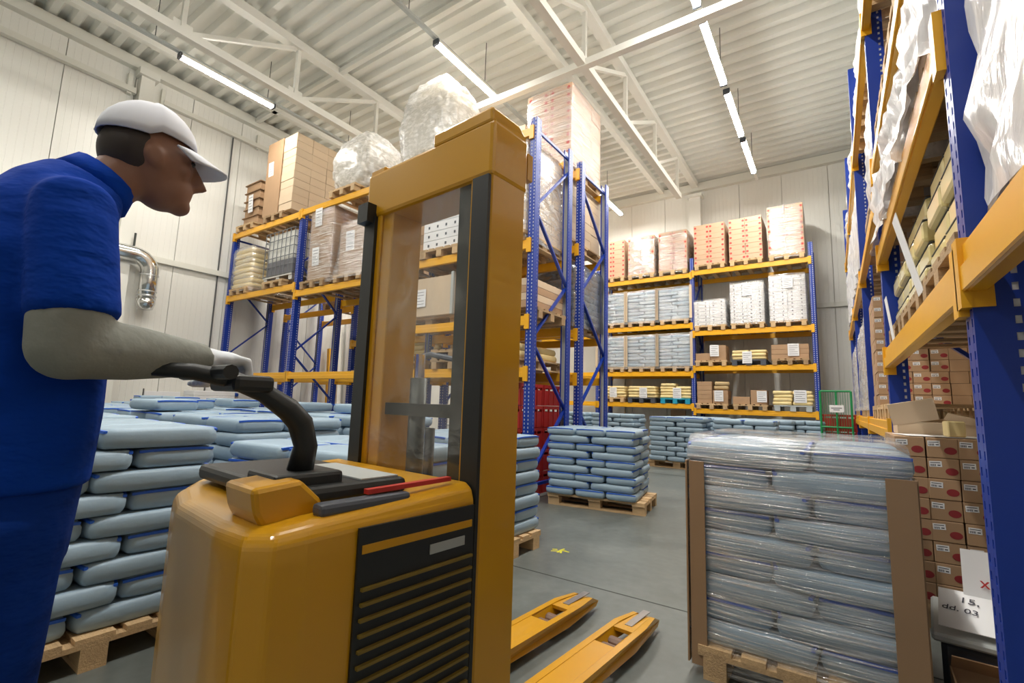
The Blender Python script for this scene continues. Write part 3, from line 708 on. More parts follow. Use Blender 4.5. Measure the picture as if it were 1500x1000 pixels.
pallet(-6.55, yf, 3.34, H90, 'wooden pallet under flat cartons beside middle upright of left rack'); cartons(-6.5, yf-0.1, 3.34+P, 0, 1, 1, 4, 0.5, 0.9, 0.2, 'flat pile near middle upright of left rack', CARDD)
# bay 3
pallet(-5.65, yf, 3.45, H90, 'wooden pallet under stepped carton pile seen through the mast')
for l in range(5): tag(link('tray_carton', box_mesh(0.62-0.05*(l % 2), 0.95, 0.155, [CARD, CARDD][l % 2], 0.004), None, (-5.65+R.uniform(-.03, .03), yf, 3.45+P+l*0.157), (0, 0, R.uniform(-.03, .03))), f'flat carton, {ORD[l+1]} from bottom of pile seen through mast', 'carton', 'flat cartons seen through the mast')
pallet(-4.95, yf, 3.45, H90, 'wooden pallet under white perforated load seen through the mast')
for l in range(6):
    o = tag(link('white_tray', box_mesh(0.78, 1.0, 0.145, WHITEBOX, 0.006), None, (-4.95, yf-0.05, 3.45+P+l*0.148)), f'white perforated tray, {ORD[l+1]} from bottom of load seen through mast', 'tray', 'white trays seen through the mast')
    for q in (-0.27, -0.09, 0.09, 0.27): link('dark_slot', box_mesh(0.03, 0.012, 0.04, DGREY), o, (q, -0.5, 0.05))
lump_load('film_hood', 'cloudy plastic hood gathered on top of white perforated load', 'film', -4.9, yf-0.05, 3.45+P+0.89, 0.75, 0.95, 0.35, FILMW, 8.1)
sheet(-4.85, yf-0.57, 4.38, 0.24, 0.4, 0, 'white sheet on white perforated load seen through the mast')
pallet(-3.78, yf, 3.45, H90, 'wooden pallet under tall wrapped cartons at end of left rack')
cartons(-3.78, yf, 3.45+P, 0, 2, 3, 9, 0.38, 0.36, 0.152, 'tall load at left rack end', CARDL, kind='pale carton', show='r')
shell('stretch_wrap', 'shiny film around tall wrapped cartons at end of left rack', 'film', -3.78, yf, 3.5, 0, 0.80, 1.13, 1.5, FILMW, 0.012, seed=31)
pallet(-5.3, yf, 2.40, 0, 'wooden pallet under the large crate seen through mast')
cr = thing('large_crate', 'large beige crate with grey corner strip seen through mast', 'crate', (-5.35, yf-0.05, 2.40+P))
link('body', box_mesh(1.3, 0.9, 0.62, CARDL, 0.01), cr); 
for s in (-1, 1): link('corner_strip', box_mesh(0.05, 0.05, 0.66, GREY, 0.005), cr, (s*0.63, -0.44, 0))
sheet(-5.4, yf-0.52, 2.84, 0.3, 0.28, 0, 'white sheet on front of large beige crate', tilt=0.0)
pallet(-3.85, yf, 2.40, 0, 'old wooden pallet under long planked cartons at rack end', OLDWOOD)
for l in range(4): tag(link('long_carton', box_mesh(1.1, 0.9, 0.10, [CARD, CARDL][l % 2], 0.004), None, (-3.88, yf, 2.40+P+l*0.103)), f'long flat carton, {ORD[l+1]} from bottom at end of left rack', 'carton', 'long flat cartons at the rack end')
for i, xc in enumerate((-5.55, -4.6, -3.8)):
    pallet(xc, yf, 1.71, H90, f'{["left", "middle", "right"][i]} wooden pallet on lowest beams of left rack end bay', OLDWOOD if i == 1 else WOOD)
pallet(-4.6, yf, 1.71+P+.001, H90, 'second wooden pallet stacked on lowest beams of rack end bay', OLDWOOD)
small_sacks(-3.8, yf, 1.71+P, H90, 2, 2, 0.5, 0.36, 0.1, YSACK, 'at lowest beams of left rack end', 'cream sack', ny=2)
tag(MB().tube([(-5.9, FY-0.02, 1.79), (-5.0, FY-0.02, 1.93), (-4.3, FY-0.02, 1.80)], 0.05, 10).obj('film_roll', DGREY), 'dark grey roll resting on beam seen through mast', 'roll')
# red crates on the floor at the rack end
def crate(x, y, z, lb, m=REDC, w_=0.6, d_=0.4, h_=0.3):
    t = thing('plastic_crate', lb, 'crate', (x, y, z), H90, 'red crates at the rack end')
    link('bottom', box_mesh(w_-0.02, d_-0.02, 0.015, m), t)
    for s in (-1, 1):
        link('side_wall', box_mesh(w_, 0.015, h_*0.72, m), t, (0, s*(d_/2-0.008), 0)); link('end_wall', box_mesh(0.015, d_-0.03, h_*0.72, m), t, (s*(w_/2-0.008), 0, 0))
        link('rim', box_mesh(w_, 0.02, 0.045, m), t, (0, s*(d_/2-0.004), h_-0.048)); link('rim', box_mesh(0.02, d_-0.04, 0.045, m), t, (s*(w_/2-0.004), 0, h_-0.048))
        for q in (-0.28, -0.14, 0, 0.14, 0.28): link('rib', box_mesh(0.022, 0.026, h_-0.01, m), t, (q*w_/0.6, s*(d_/2-0.004), 0))
    return t
for l in range(5):
    for i, yy in enumerate((5.62, 6.24)):
        crate(-3.68, yy, l*0.305, f'red plastic crate, {ORD[l+1]} from floor in {["front", "rear"][i]} column at rack end')
    crate(-4.12, 5.62, l*0.305, f'red plastic crate, {ORD[l+1]} from floor in column left of rack end')
tag(link('labelled_box', box_mesh(0.3, 0.4, 0.25, PAPER, .004), None, (-4.12, 5.62, 5*.305)), 'small white box on the red crate column', 'box')
# rear row loads (y about 7.17)
yr = 7.17
pallet(-3.82, yr, 5.08, H90, 'wooden pallet under tallest carton stack above rack end')
cartons(-3.85, yr-0.05, 5.08+P, 0, 2, 3, 10, 0.44, 0.39, 0.142, 'tallest end stack', CARDDOT, kind='dotted carton', show='fr')
shell('stretch_wrap', 'shiny film around tallest carton stack above rack end', 'film', -3.85, yr-0.05, 5.14, 0, 0.92, 1.21, 1.52, FILM, 0.008, seed=41)
pallet(-3.82, yr, 3.8, H90, 'wooden pallet under second carton load of rear rack end')
cartons(-3.82, yr, 3.8+P, 0, 2, 3, 7, 0.39, 0.38, 0.145, 'rear load at rack end', CARDL, kind='pale carton', show='r')
pallet(-3.82, yr+0.05, 2.42, H90, 'wooden pallet under dark wrapped load of rear rack end')
sack_stack(-3.82, yr+0.05, H90, 9, '', indiv_from=99, z0=2.42+P, sh=0.105)
shell('stretch_wrap', 'dark shiny film around sack load in rear rack end', 'film', -3.82, yr+0.05, 2.48, 0, 0.99, 1.22, 1.06, FILMD, 0.02, seed=44)
for i, (xc, z, m, n) in enumerate(((-4.8, 5.08, CARDL, 7), (-4.8, 3.8, CARD, 6), (-7.7, 3.7, CARD, 7), (-9.6, 3.3, CARDL, 5), (-6.8, 2.5, CARD, 5), (-5.0, 2.42, CARDD, 6))):
    pallet(xc, yr, z, H90, f'wooden pallet under rear carton load {["above the mast", "behind white trays", "behind tall column", "behind the tank", "behind middle upright", "behind large crate"][i]}')
    cartons(xc, yr, z+P, 0, 2, 2, n, 0.38, 0.5, 0.15, ['rear load above the mast', 'rear load behind white trays', 'rear load behind tall column', 'rear load behind the tank', 'rear load behind middle upright', 'rear load behind large crate'][i], m, show='n')
for xc, lb in ((-7.5, 'left'), (-6.65, 'right')):
    pallet(xc, yr, 1.70, H90, f'wooden pallet under {lb} pale yellow sack pile low in rear rack')
    small_sacks(xc, yr, 1.70+P, 0, 2, 7, 0.4, 0.5, 0.1, YSACK, f'{lb} low pile in rear rack', 'pale yellow sack')
pallet(-8.35, yr, 1.70, H90, 'wooden pallet under grey wrapped load low in rear rack')
cartons(-8.35, yr, 1.70+P, 0, 2, 2, 5, 0.36, 0.5, 0.16, 'grey wrapped load low in rear rack', CARD, show='n'); shell('stretch_wrap', 'grey cloudy film around low load in rear rack', 'film', -8.35, yr, 1.75, 0, 0.80, 1.1, 0.97, FILMW, 0.01, seed=47)

# ---------------- right rack loads
def rpal(y, z, lb, m=None, x=0.98): return pallet(x, y, z, 0, lb, m)
# floor stack of seal-marked cartons under first bay
rpal(4.28, 0, 'wooden pallet under brown seal-marked cartons on floor of right rack', OLDWOOD, 0.92)
BW, BH = 0.148, 0.122
lab = box_mesh(0.058, 0.0015, 0.034, PAPER); bc = MB()
for k in range(6): bc.box(-0.024+k*0.0045, -0.0215+k*0.0045, -0.0012, -0.0008, 0.004, 0.016)
bc.box(-0.024, 0.022, -0.0012, -0.0008, 0.023, 0.027); bc.box(0.008, 0.022, -0.0012, -0.0008, 0.007, 0.013); BCM = bc.mesh('barcode_print', INK)
def disc(rx, rz_, m, n=18):
    V = [(math.cos(2*PI*k/n)*rx, 0, math.sin(2*PI*k/n)*rz_) for k in range(n)] + [(math.cos(2*PI*k/n)*rx, -0.001, math.sin(2*PI*k/n)*rz_) for k in range(n)]
    F = [[n+k for k in range(n)], list(reversed(range(n)))] + [[k, (k+1) % n, n+(k+1) % n, n+k] for k in range(n)]
    mb = MB(); mb.V = V; mb.F = F; return mb.mesh('seal', m)
SEAL = disc(0.029, 0.0215, REDP)
def seal_stack(x0, yfront, z, nx, nl, where, rows_back=2, depth=0.36):
    for (o, l, i, k) in cartons(x0+nx*BW/2, yfront+rows_back*depth/2, z, 0, nx, rows_back, nl, BW, depth, BH, where, CARD, 0.004, kind='seal-marked carton', maxcol=4):
        if k == 0:
            a = link('label', lab, o, (-0.035+R.uniform(-.004, .004), -depth/2+0.0014, 0.068), (0, R.uniform(-.06, .06), 0)); link('barcode_print', BCM, a)
            link('red_seal', SEAL, o, (0.036, -depth/2+0.0015, 0.045))
            if i == 0: link('red_seal', disc(0.0215, 0.0215, REDP), o, (-BW/2+0.0015, -0.08, 0.045), (0, 0, -H90))
seal_stack(0.30, 3.88, 0.1445, 8, 8, 'floor stack under right rack')
tag(link('paper_sheet', box_mesh(0.42, 0.3, 0.003, PAPER), None, (0.55, 4.08, 0.146+8*BH), (0, 0, 0.2)), 'loose white sheet lying on top of the seal-marked carton stack', 'paper')
o = thing('open_carton', 'open brown carton with raised flaps on the seal-marked cartons', 'carton', (0.58, 4.4, 0.147+8*BH))
link('body', box_mesh(0.46, 0.3, 0.08, CARDL), o); MB().bar((-0.13, -0.15, 0.08), (-0.16, -0.19, 0.22), 0.25, 0.006, (0, 1, 0)).obj('flap', CARDL, o); MB().bar((0.12, -0.15, 0.08), (0.13, -0.24, 0.12), 0.22, 0.006, (0, 1, 0)).obj('flap', CARDL, o)
o = thing('yellow_block', 'pale yellow printed block standing on seal-marked cartons by post', 'package', (0.60, 3.98, 0.15+8*BH), 0.15)
link('body', box_mesh(0.085, 0.09, 0.095, YSACK, 0.006), o)
tag(link('small_white_box', box_mesh(0.07, 0.07, 0.26, PAPER, .003), None, (0.22, 4.95, 0.95)), 'slim white box standing behind the wrapped sacks', 'box') if False else None
# level 1 of bay 1 (z 1.76): weathered pallet with pale packs
rpal(2.62, 1.76, 'weathered pallet with thick blocks above the near yellow beam', OLDWOOD); rpal(3.52, 1.76, 'weathered pallet next along the near yellow beam', OLDWOOD); rpal(4.38, 1.76, 'weathered pallet furthest along the near yellow beam', OLDWOOD)
def packs(yc, z, n, where, x=0.66):
    key = ('pk',)
    if key not in BOXES: BOXES[key] = MB().box(-0.24, 0.24, -0.17, 0.17, 0, 0.118).mesh('pack', YTRAY, bevel=0.022, seg=2)
    for l in range(n):
        for i in range(2):
            o = tag(link('pale_pack', BOXES[key], None, (x+0.02*(l % 2), yc-0.18+i*0.36, z+l*0.124)), f'pale yellow shiny pack, {ORD[l+1]} layer up, {["near", "far"][i]} one, {where}', 'package', 'pale packs on the right rack')
            link('lid', box_mesh(0.47, 0.33, 0.004, DGREY), o, (0, 0, 0.1185))
packs(2.66, 1.76+P, 4, 'beside the near post'); packs(3.52, 1.76+P, 4, 'middle of the near beam'); packs(4.3, 1.76+P, 3, 'far end of near beam')
sheet(0.34, 3.05, 2.06, 0.16, 0.42, -H90, 'white sheet hanging from pale packs over the near beam', 0.2, 0)
sheet(0.345, 4.2, 1.92, 0.14, 0.3, -H90, 'small white sheet at far end of the near beam', 0.1, 0)
# level 2.60
for i, yc in enumerate((2.6, 3.5, 4.38)):
    rpal(yc, 2.60, f'weathered pallet on second beam of right rack, {["nearest", "middle", "furthest"][i]}', OLDWOOD)
    cartons(0.98, yc, 2.60+P, -H90, 2, 2, 2, 0.38, 0.55, 0.17, f'{["nearest", "middle", "furthest"][i]} load, right rack second beam', CARD, show='n')
    shell('draped_film', f'loose clear film drooping from {["nearest", "middle", "furthest"][i]} load on second beam', 'film', 0.98, yc, 2.56, 0, 1.26, 0.84, 0.6, FILMS, 0.05, seed=51+i, flare=0.05)
for i, yc in enumerate((2.6, 3.5, 4.38)):
    for s in range(2): rpal(yc, 3.35+s*0.1445, f'{["lower", "upper"][s]} empty pallet on third beam of right rack, {["nearest", "middle", "furthest"][i]}', [OLDWOOD, WOOD][s])
    tag(link('dark_tray', box_mesh(1.0, 0.7, 0.12, DGREY, .01), None, (1.0, yc, 3.35+2*0.1445+.001)), f'dark plastic tray on pallets of third beam, {["nearest", "middle", "furthest"][i]}', 'tray')
    rpal(yc, 4.7, f'wooden pallet high on top beam of right rack, {["nearest", "middle", "furthest"][i]}'); cartons(0.98, yc, 4.7+P, -H90, 2, 2, 6, 0.38, 0.55, 0.18, f'{["nearest", "middle", "furthest"][i]} load high on right rack', CARD, show='n')
# bay 0 (near): big wrapped load beside the camera
for yc, lb in ((1.40, 'nearest'), (0.45, 'second nearest')):
    rpal(yc, 1.78, f'wooden pallet of the {lb} film-draped load at right edge', WOOD, 1.03)
    cartons(1.03, yc, 1.78+P, -H90, 2, 3, 6, 0.40, 0.37, 0.20, f'{lb} draped load at right', CARDL, kind='pale long carton')
    shell('draped_film', f'shiny white film draped over the {lb} load at right edge', 'film', 1.03, yc, 1.80, 0, 1.26, 0.90, 1.52, FILMS, 0.045, cuts=16, seed=61+yc, flare=0.03)
# floor under bay 0/1: right of post
rpal(2.78, 0, 'wooden pallet on floor right of the near blue post', OLDWOOD, 1.12)
for l in range(8):
    for i in range(2):
        o = tag(link('carton', box_mesh(0.35, 0.4, BH-.003, CARD, .003), None, (0.98+i*0.36, 2.85, 0.1445+l*BH)), f'brown carton, {ORD[l+1]} row up, {["left", "right"][i]} column, right of near post', 'carton', 'cartons right of the near post')
        link('label', lab, o, (-0.1, -0.2, 0.06)); link('red_seal', SEAL, o, (0.0, -0.1995, 0.045))
vb = thing('printed_box', 'tall lilac and white printed box right of the near post', 'box', (1.1, 2.86, 0.1445+8*BH+0.002))
link('body', box_mesh(0.5, 0.4, 0.42, LILAC, .004), vb); link('white_base', box_mesh(0.502, 0.402, 0.13, PAPER), vb, (0, 0, 0.001))
for q in (-0.16, -0.02, 0.12): MB().bar((q-0.03, -0.2015, 0.415), (q+0.0, -0.2015, 0.135), 0.035, 0.002, (0, 1, 0)).obj('white_stripe', PAPER, vb)
def text(body, size, parent, loc, rot, m, name='lettering'):
    cu = bpy.data.curves.new('txt', 'FONT'); cu.body = body; cu.size = size; cu.extrude = 0.0006
    o = bpy.data.objects.new('tmp_txt', cu); COL.objects.link(o)
    dg = bpy.context.evaluated_depsgraph_get(); me = bpy.data.meshes.new_from_object(o.evaluated_get(dg))
    bpy.data.objects.remove(o); me.materials.clear(); me.materials.append(m)
    return link(name, me, parent, loc, rot)
text('VIS', 0.06, vb, (-0.2, -0.2025, 0.05), (H90, 0, 0), INK)
# far bays of right rack
rpal(6.95, 1.2, 'wooden pallet under seal-marked cartons in third bay of right rack', WOOD, 0.98)
seal_stack(0.40, 6.55, 1.2+P, 8, 10, 'raised stack in right rack', 2, 0.38)
tag(MB().box(0.36, 1.6, 5.0, 7.45, 1.205, 1.225).obj('shelf_board', mat('shelf_wood', (0.62, 0.5, 0.32), .7, var=.1)), 'pale wooden shelf board low in third bay of right rack', 'shelf') if False else None
for i, yc in enumerate((5.3, 6.2)): rpal(yc, 1.2, f'{["nearest", "second"][i]} empty wooden pallet low in third bay of right rack')
for l in range(10): tag(link('flat_board', box_mesh(1.15, 1.4, 0.05, [CARD, DGREY, CARDD][l % 3], .003), None, (1.0+R.uniform(-.02, .02), 6.5+R.uniform(-.03, .03), 3.08+l*0.052)), f'flat cardboard sheet bundle, {ORD[l+1]} from bottom, in third bay', 'cardboard', 'flat bundles in the third bay')
for bi, y0 in enumerate((7.6, 10.4)):
    for i in range(3):
        yc = y0+0.5+i*0.9; pn = ['nearest', 'middle', 'furthest'][i]; bn = ['fourth', 'fifth'][bi]
        rpal(yc, 1.2, f'wooden pallet low in {bn} bay of right rack, {pn}'); rpal(yc, 3.1, f'wooden pallet mid height in {bn} bay of right rack, {pn}'); rpal(yc, 4.7, f'wooden pallet high in {bn} bay of right rack, {pn}')
        cartons(0.98, yc, 1.2+P, -H90, 2, 2, 7, 0.38, 0.56, 0.17, f'{pn} low load, {bn} bay of right rack', [CARDL, CARD][i % 2], show='n', front_only=True)
        shell('stretch_wrap', f'cloudy film on {pn} low load in {bn} bay of right rack', 'film', 0.96, yc, 1.3, 0, 1.2, 0.82, 1.25, FILMW, 0.02, seed=70+i+bi*3)
        cartons(0.98, yc, 3.1+P, -H90, 2, 2, 6, 0.38, 0.56, 0.17, f'{pn} middle load, {bn} bay of right rack', [CARDL, CARD][i % 2], show='n', front_only=True)
        shell('draped_film', f'loose film on {pn} middle load in {bn} bay of right rack', 'film', 0.96, yc, 3.2, 0, 1.22, 0.84, 1.12, FILMS, 0.04, seed=80+i+bi*3)
        lump_load('film_heap', f'crumpled film load high in {bn} bay of right rack, {pn}', 'film', 0.96, yc, 4.7+P, 1.15, 0.8, 0.9, WRAPW, 90+i+bi*3)
for i in range(3):
    yc = 5.3+i*0.9; pn = ['nearest', 'middle', 'furthest'][i]
    rpal(yc, 4.7, f'wooden pallet high in third bay of right rack, {pn}'); lump_load('film_heap', f'crumpled film load high in third bay of right rack, {pn}', 'film', 0.96, yc, 4.7+P, 1.15, 0.8, 0.9, WRAPW, 95+i)
rpal(5.3, 3.08, 'wooden pallet beside flat bundles in third bay of right rack'); shell('draped_film', 'loose white film load beside flat bundles in third bay', 'film', 0.96, 5.3, 3.08+P, 0, 1.2, 0.8, 0.8, FILMS, .04, seed=99)
cartons(0.98, 5.3, 3.08+P, -H90, 2, 2, 4, 0.38, 0.55, 0.18, 'beside flat bundles in third bay')

# ---------------- wrapped sack pallet in the right foreground
wx, wy, wr = -0.19, 3.10, H90
pallet(wx, wy, 0, wr, 'wooden pallet under the film-wrapped sack stack in right foreground')
sack_stack(wx, wy, wr+PI, 9, 'film-wrapped stack at right', sh=0.106, seedoff=0, jit=0.008)
shell('stretch_wrap', 'clear streaky stretch film around sack stack in right foreground', 'film', wx, wy, 0.03, 0, 0.915, 1.16, 1.09, FILM, 0.008, cuts=18, seed=1, flare=0.0)
for s, lb in ((-1, 'left'), (1, 'right')):
    t = thing('edge_board', f'brown cardboard edge board on {lb} front corner of wrapped stack', 'edge board', (wx+s*0.435, wy-0.575, 0.05))
    link('front_flange', box_mesh(0.10 if s > 0 else 0.07, 0.008, 0.94, CARDD), t, (-s*0.04, -0.012, 0)); link('side_flange', box_mesh(0.008, 0.12, 0.94, CARDD), t, (s*0.012, 0.055, 0))
# floor objects by the near post
bn = thing('grey_lidded_bin', 'grey plastic bin with flat lid on floor behind near post', 'bin', (0.58, 3.19, 0))
link('body', box_mesh(0.42, 0.5, 0.26, DGREY, .02), bn); link('lid', box_mesh(0.48, 0.58, 0.035, GREY, .01), bn, (0, 0, 0.262))
bn.rotation_euler = (0, 0, -0.12)
o = thing('handwritten_sheet', 'white handwritten paper sheets lying over grey bin lid', 'paper', (0.49, 3.10, 0.325), -0.15)
MB().bar((0, -0.16, 0.0), (0, 0.12, 0.09), 0.26, 0.003).obj('page', PAPER, o); MB().bar((0.06, 0.1, 0.08), (0.06, 0.18, 0.28), 0.2, 0.003).obj('page', PAPER, o)
tl = math.atan2(0.09, 0.28)
text('15,', 0.06, o, (-0.06, 0.03, 0.066), (tl, 0, -0.1), INK); text('dd. 03', 0.05, o, (-0.12, -0.04, 0.044), (tl, 0, -0.1), INK); text('x', 0.07, o, (0.02, 0.105, 0.13), (1.19, 0, 0), REDINK)
o = thing('open_carton', 'open brown carton standing on floor against the near post', 'carton', (0.55, 2.75, 0), -0.05)
for a, b, px, py in ((0.40, 0.006, 0, -0.1), (0.40, 0.006, 0, 0.1), (0.006, 0.2, -0.2, 0), (0.006, 0.2, 0.2, 0)): link('side', box_mesh(a, b, 0.2, CARD), o, (px, py, 0))
link('bottom', box_mesh(0.40, 0.2, 0.006, CARD), o); MB().bar((0, 0.1, 0.2), (0, 0.02, 0.27), 0.40, 0.005).obj('flap', CARD, o)
o = thing('yellow_bin', 'bright yellow open bin at bottom right corner by post', 'bin', (0.52, 2.48, 0.0), -0.1)
YP = mat('yellow_plastic', (0.82, 0.55, 0.01), 0.4)
for a, b, px, py in ((0.2, 0.01, 0, -0.12), (0.2, 0.01, 0, 0.12), (0.01, 0.24, -0.1, 0), (0.01, 0.24, 0.1, 0)): link('side', box_mesh(a, b, 0.19, YP), o, (px, py, 0))
link('bottom', box_mesh(0.2, 0.24, 0.01, YP), o)

# ---------------- green cage with red crates before the back corner
o = thing('wire_cage', 'green wire mesh cage trolley with white sign near back wall', 'cage', (0.02, 12.1, 0))
for px in (-0.28, 0.0, 0.26): MB().tube([(px, 0, 0.05), (px, 0, 1.7)], 0.02, 8).obj('post', GREEN, o)
for zz in (0.15, 0.95, 1.7): MB().tube([(-0.28, 0, zz), (0.26, 0, zz)], 0.02, 8).obj('rail', GREEN, o)
for k in range(13): MB().tube([(-0.26+k*0.042, 0.0, 0.15), (-0.26+k*0.042, 0.0, 1.7)], 0.004, 5).obj('wire', GREEN, o)
for px in (-0.28, 0.26): MB().tube([(px, 0, 0.15), (px, 0.5, 0.15)], 0.02, 8).obj('foot_rail', GREEN, o)
s = link('sign', box_mesh(0.25, 0.006, 0.15, PAPER), o, (0.0, -0.03, 1.26))
link('printed_line', box_mesh(0.19, 0.002, 0.014, INK), s, (0, -0.004, 0.08)); link('printed_line', box_mesh(0.11, 0.002, 0.014, INK), s, (0, -0.004, 0.045))
for l in range(4): crate(0.06, 12.42, 0.002+l*0.305, f'dark red crate, {ORD[l+1]} from floor behind green cage').rotation_euler = (0, 0, 0)

# ---------------- along the left wall
o = thing('wall_duct', 'polished steel duct bending down left wall behind the man', 'duct', (X0+0.3, 3.2, 0))
pts = [(0, -1.6, 4.02), (0, 0.1, 4.02)]
for k in range(9):
    a = k/8*PI/2; pts.append((0, 0.12+0.32*math.sin(a), 4.02-0.32*(1-math.cos(a))))
pts += [(0, 0.44, 3.55), (0, 0.44, 3.15)]
MB().tube(pts, 0.16, 20).obj('pipe', CHROME, o, smooth=True)
for zz in (3.62, 3.28, 3.18): MB().tube([(0, 0.44, zz), (0, 0.44, zz+0.02)], 0.168, 20).obj('seam_ring', STEEL, o)
MB().tube([(0, 0.44, 3.15), (0, 0.44, 3.05), (0, 0.44, 2.92)], [0.16, 0.165, 0.13], 20).obj('end_hood', CHROME, o, smooth=True)
MB().tube([(0, 0.12, 4.15), (0, 0.12, 4.45)], 0.02, 6).obj('hanger_rod', DKSTEEL, o)
tag(link('white_board', box_mesh(0.05, 0.66, 1.25, PAPER, .004), None, (X0+0.12, 4.2, 0.0), (0, 0, 0)), 'plain white board leaning by left wall', 'board')
for k in range(12): tag(link('foam_slab', box_mesh(0.5, 0.85, 0.105, PAPER, .008), None, (X0+0.36, 5.05-0.002*k, k*0.108)), f'white foam slab, {ORD[k+1]} from floor in stack by left wall', 'slab', 'white slabs by the left wall')
o = thing('socket_box', 'small red and blue power socket on left wall', 'socket', (X0+0.06, 5.72, 1.15))
MB().box(-0.06, 0.02, -0.07, 0.07, -0.12, 0.12).obj('back_box', GREY, o); MB().tube([(0.02, 0, -0.05), (0.12, 0, -0.09)], 0.055, 10).obj('red_plug', REDPL, o); MB().tube([(0.02, 0, 0.09), (0.09, 0, 0.07)], 0.04, 10).obj('blue_plug', BLUEPL, o)
o = thing('long_broom', 'thin dark broom handle standing by left wall', 'broom', (X0+0.15, 3.85, 0)); MB().tube([(0, 0, 0.1), (0, 0, 1.3)], 0.014, 6).obj('handle', CABLE, o); link('brush_head', box_mesh(0.08, 0.35, 0.1, DGREY), o)
for i, (yy, m, hh) in enumerate(((8.1, YEL, 2.6), (8.35, WHITE, 3.3), (8.6, STEEL, 3.4), (8.9, WHITE, 3.6), (9.2, STEEL, 3.5), (9.6, WHITE, 3.8), (10.0, WHITE, 3.6))):
    tag(MB().bar((X0+0.35+0.1*(i % 2), yy, 0.0), (X0+0.2, yy, hh), 0.1, 0.1).obj('leaning_post', m), f'{["yellow", "white", "steel", "white", "steel", "white", "white"][i]} spare post leaning on left wall, {ORD[i+1]} from duct side', 'post')
o = thing('step_ladder', 'grey metal rack of open rungs behind left rack', 'shelf trolley', (-7.4, 8.6, 0))
for px in (-0.3, 0.05, 0.4): MB().tube([(px, 0, 0), (px, 0, 2.2)], 0.022, 6).obj('upright', STEEL, o)
for k in range(9): MB().tube([(-0.3, 0, 0.2+k*0.24), (0.4, 0, 0.2+k*0.24)], 0.018, 6).obj('rung', STEEL, o)
tag(link('cardboard_panel', box_mesh(0.9, 0.08, 1.35, CARD), None, (-8.9, 8.3, 0)), 'brown cardboard panel standing on floor behind left rack', 'cardboard')
crate(-10.2, 7.9, 0, 'red crate standing on floor behind left rack', w_=0.6, d_=0.5, h_=0.6); crate(-9.7, 8.7, 0.0, 'tall red crate by left wall behind rack', w_=.6, d_=.5, h_=1.1)
dr = struct(MB().box(-9.2, -5.6, Y1-0.1, Y1-0.02, 0, 3.6).obj('door_1', WHITE))
# motor unit and cable high on the wall
o = thing('motor_unit', 'dark motor unit high on left wall beside the tall carton stack', 'motor', (X0+0.165, 8.7, 7.35)); MB().tube([(-0.15, 0, 0), (0.22, 0, 0)], 0.16, 12).obj('housing', DKSTEEL, o); MB().tube([(0.22, 0, 0), (0.35, 0, 0)], 0.1, 12).obj('cap', DKSTEEL, o); MB().tube([(0, 0.2, 0.05), (0, 0.45, -0.25), (0, 0.5, -1.6)], 0.06, 8).obj('cable_hose', DKSTEEL, o)

if CSTUFF:
    allmb = MB(); mi = []; mats_ = []
    for q, (mn, mb) in enumerate(CSTUFF.items()):
        n0 = len(allmb.V); allmb.V += mb.V; allmb.F += [[n0+i for i in f] for f in mb.F]; mi += [q]*len(mb.F); mats_.append(MATS[mn])
    me = mesh_from('carton_stacks', allmb.V, allmb.F, None)
    for q in mats_: me.materials.append(q)
    me.polygons.foreach_set('material_index', mi)
    tag(link('carton_stacks', me), 'cartons packed inside and behind the visible stacks on racks', 'cartons', None, 'stuff')
# remaining sacks as one object
STUFF.V and tag(link('sack_stacks', mesh_from('sack_stacks', STUFF.V, STUFF.F, SACK, True)), 'pale blue sacks packed in the lower and far stacks', 'sacks', None, 'stuff')

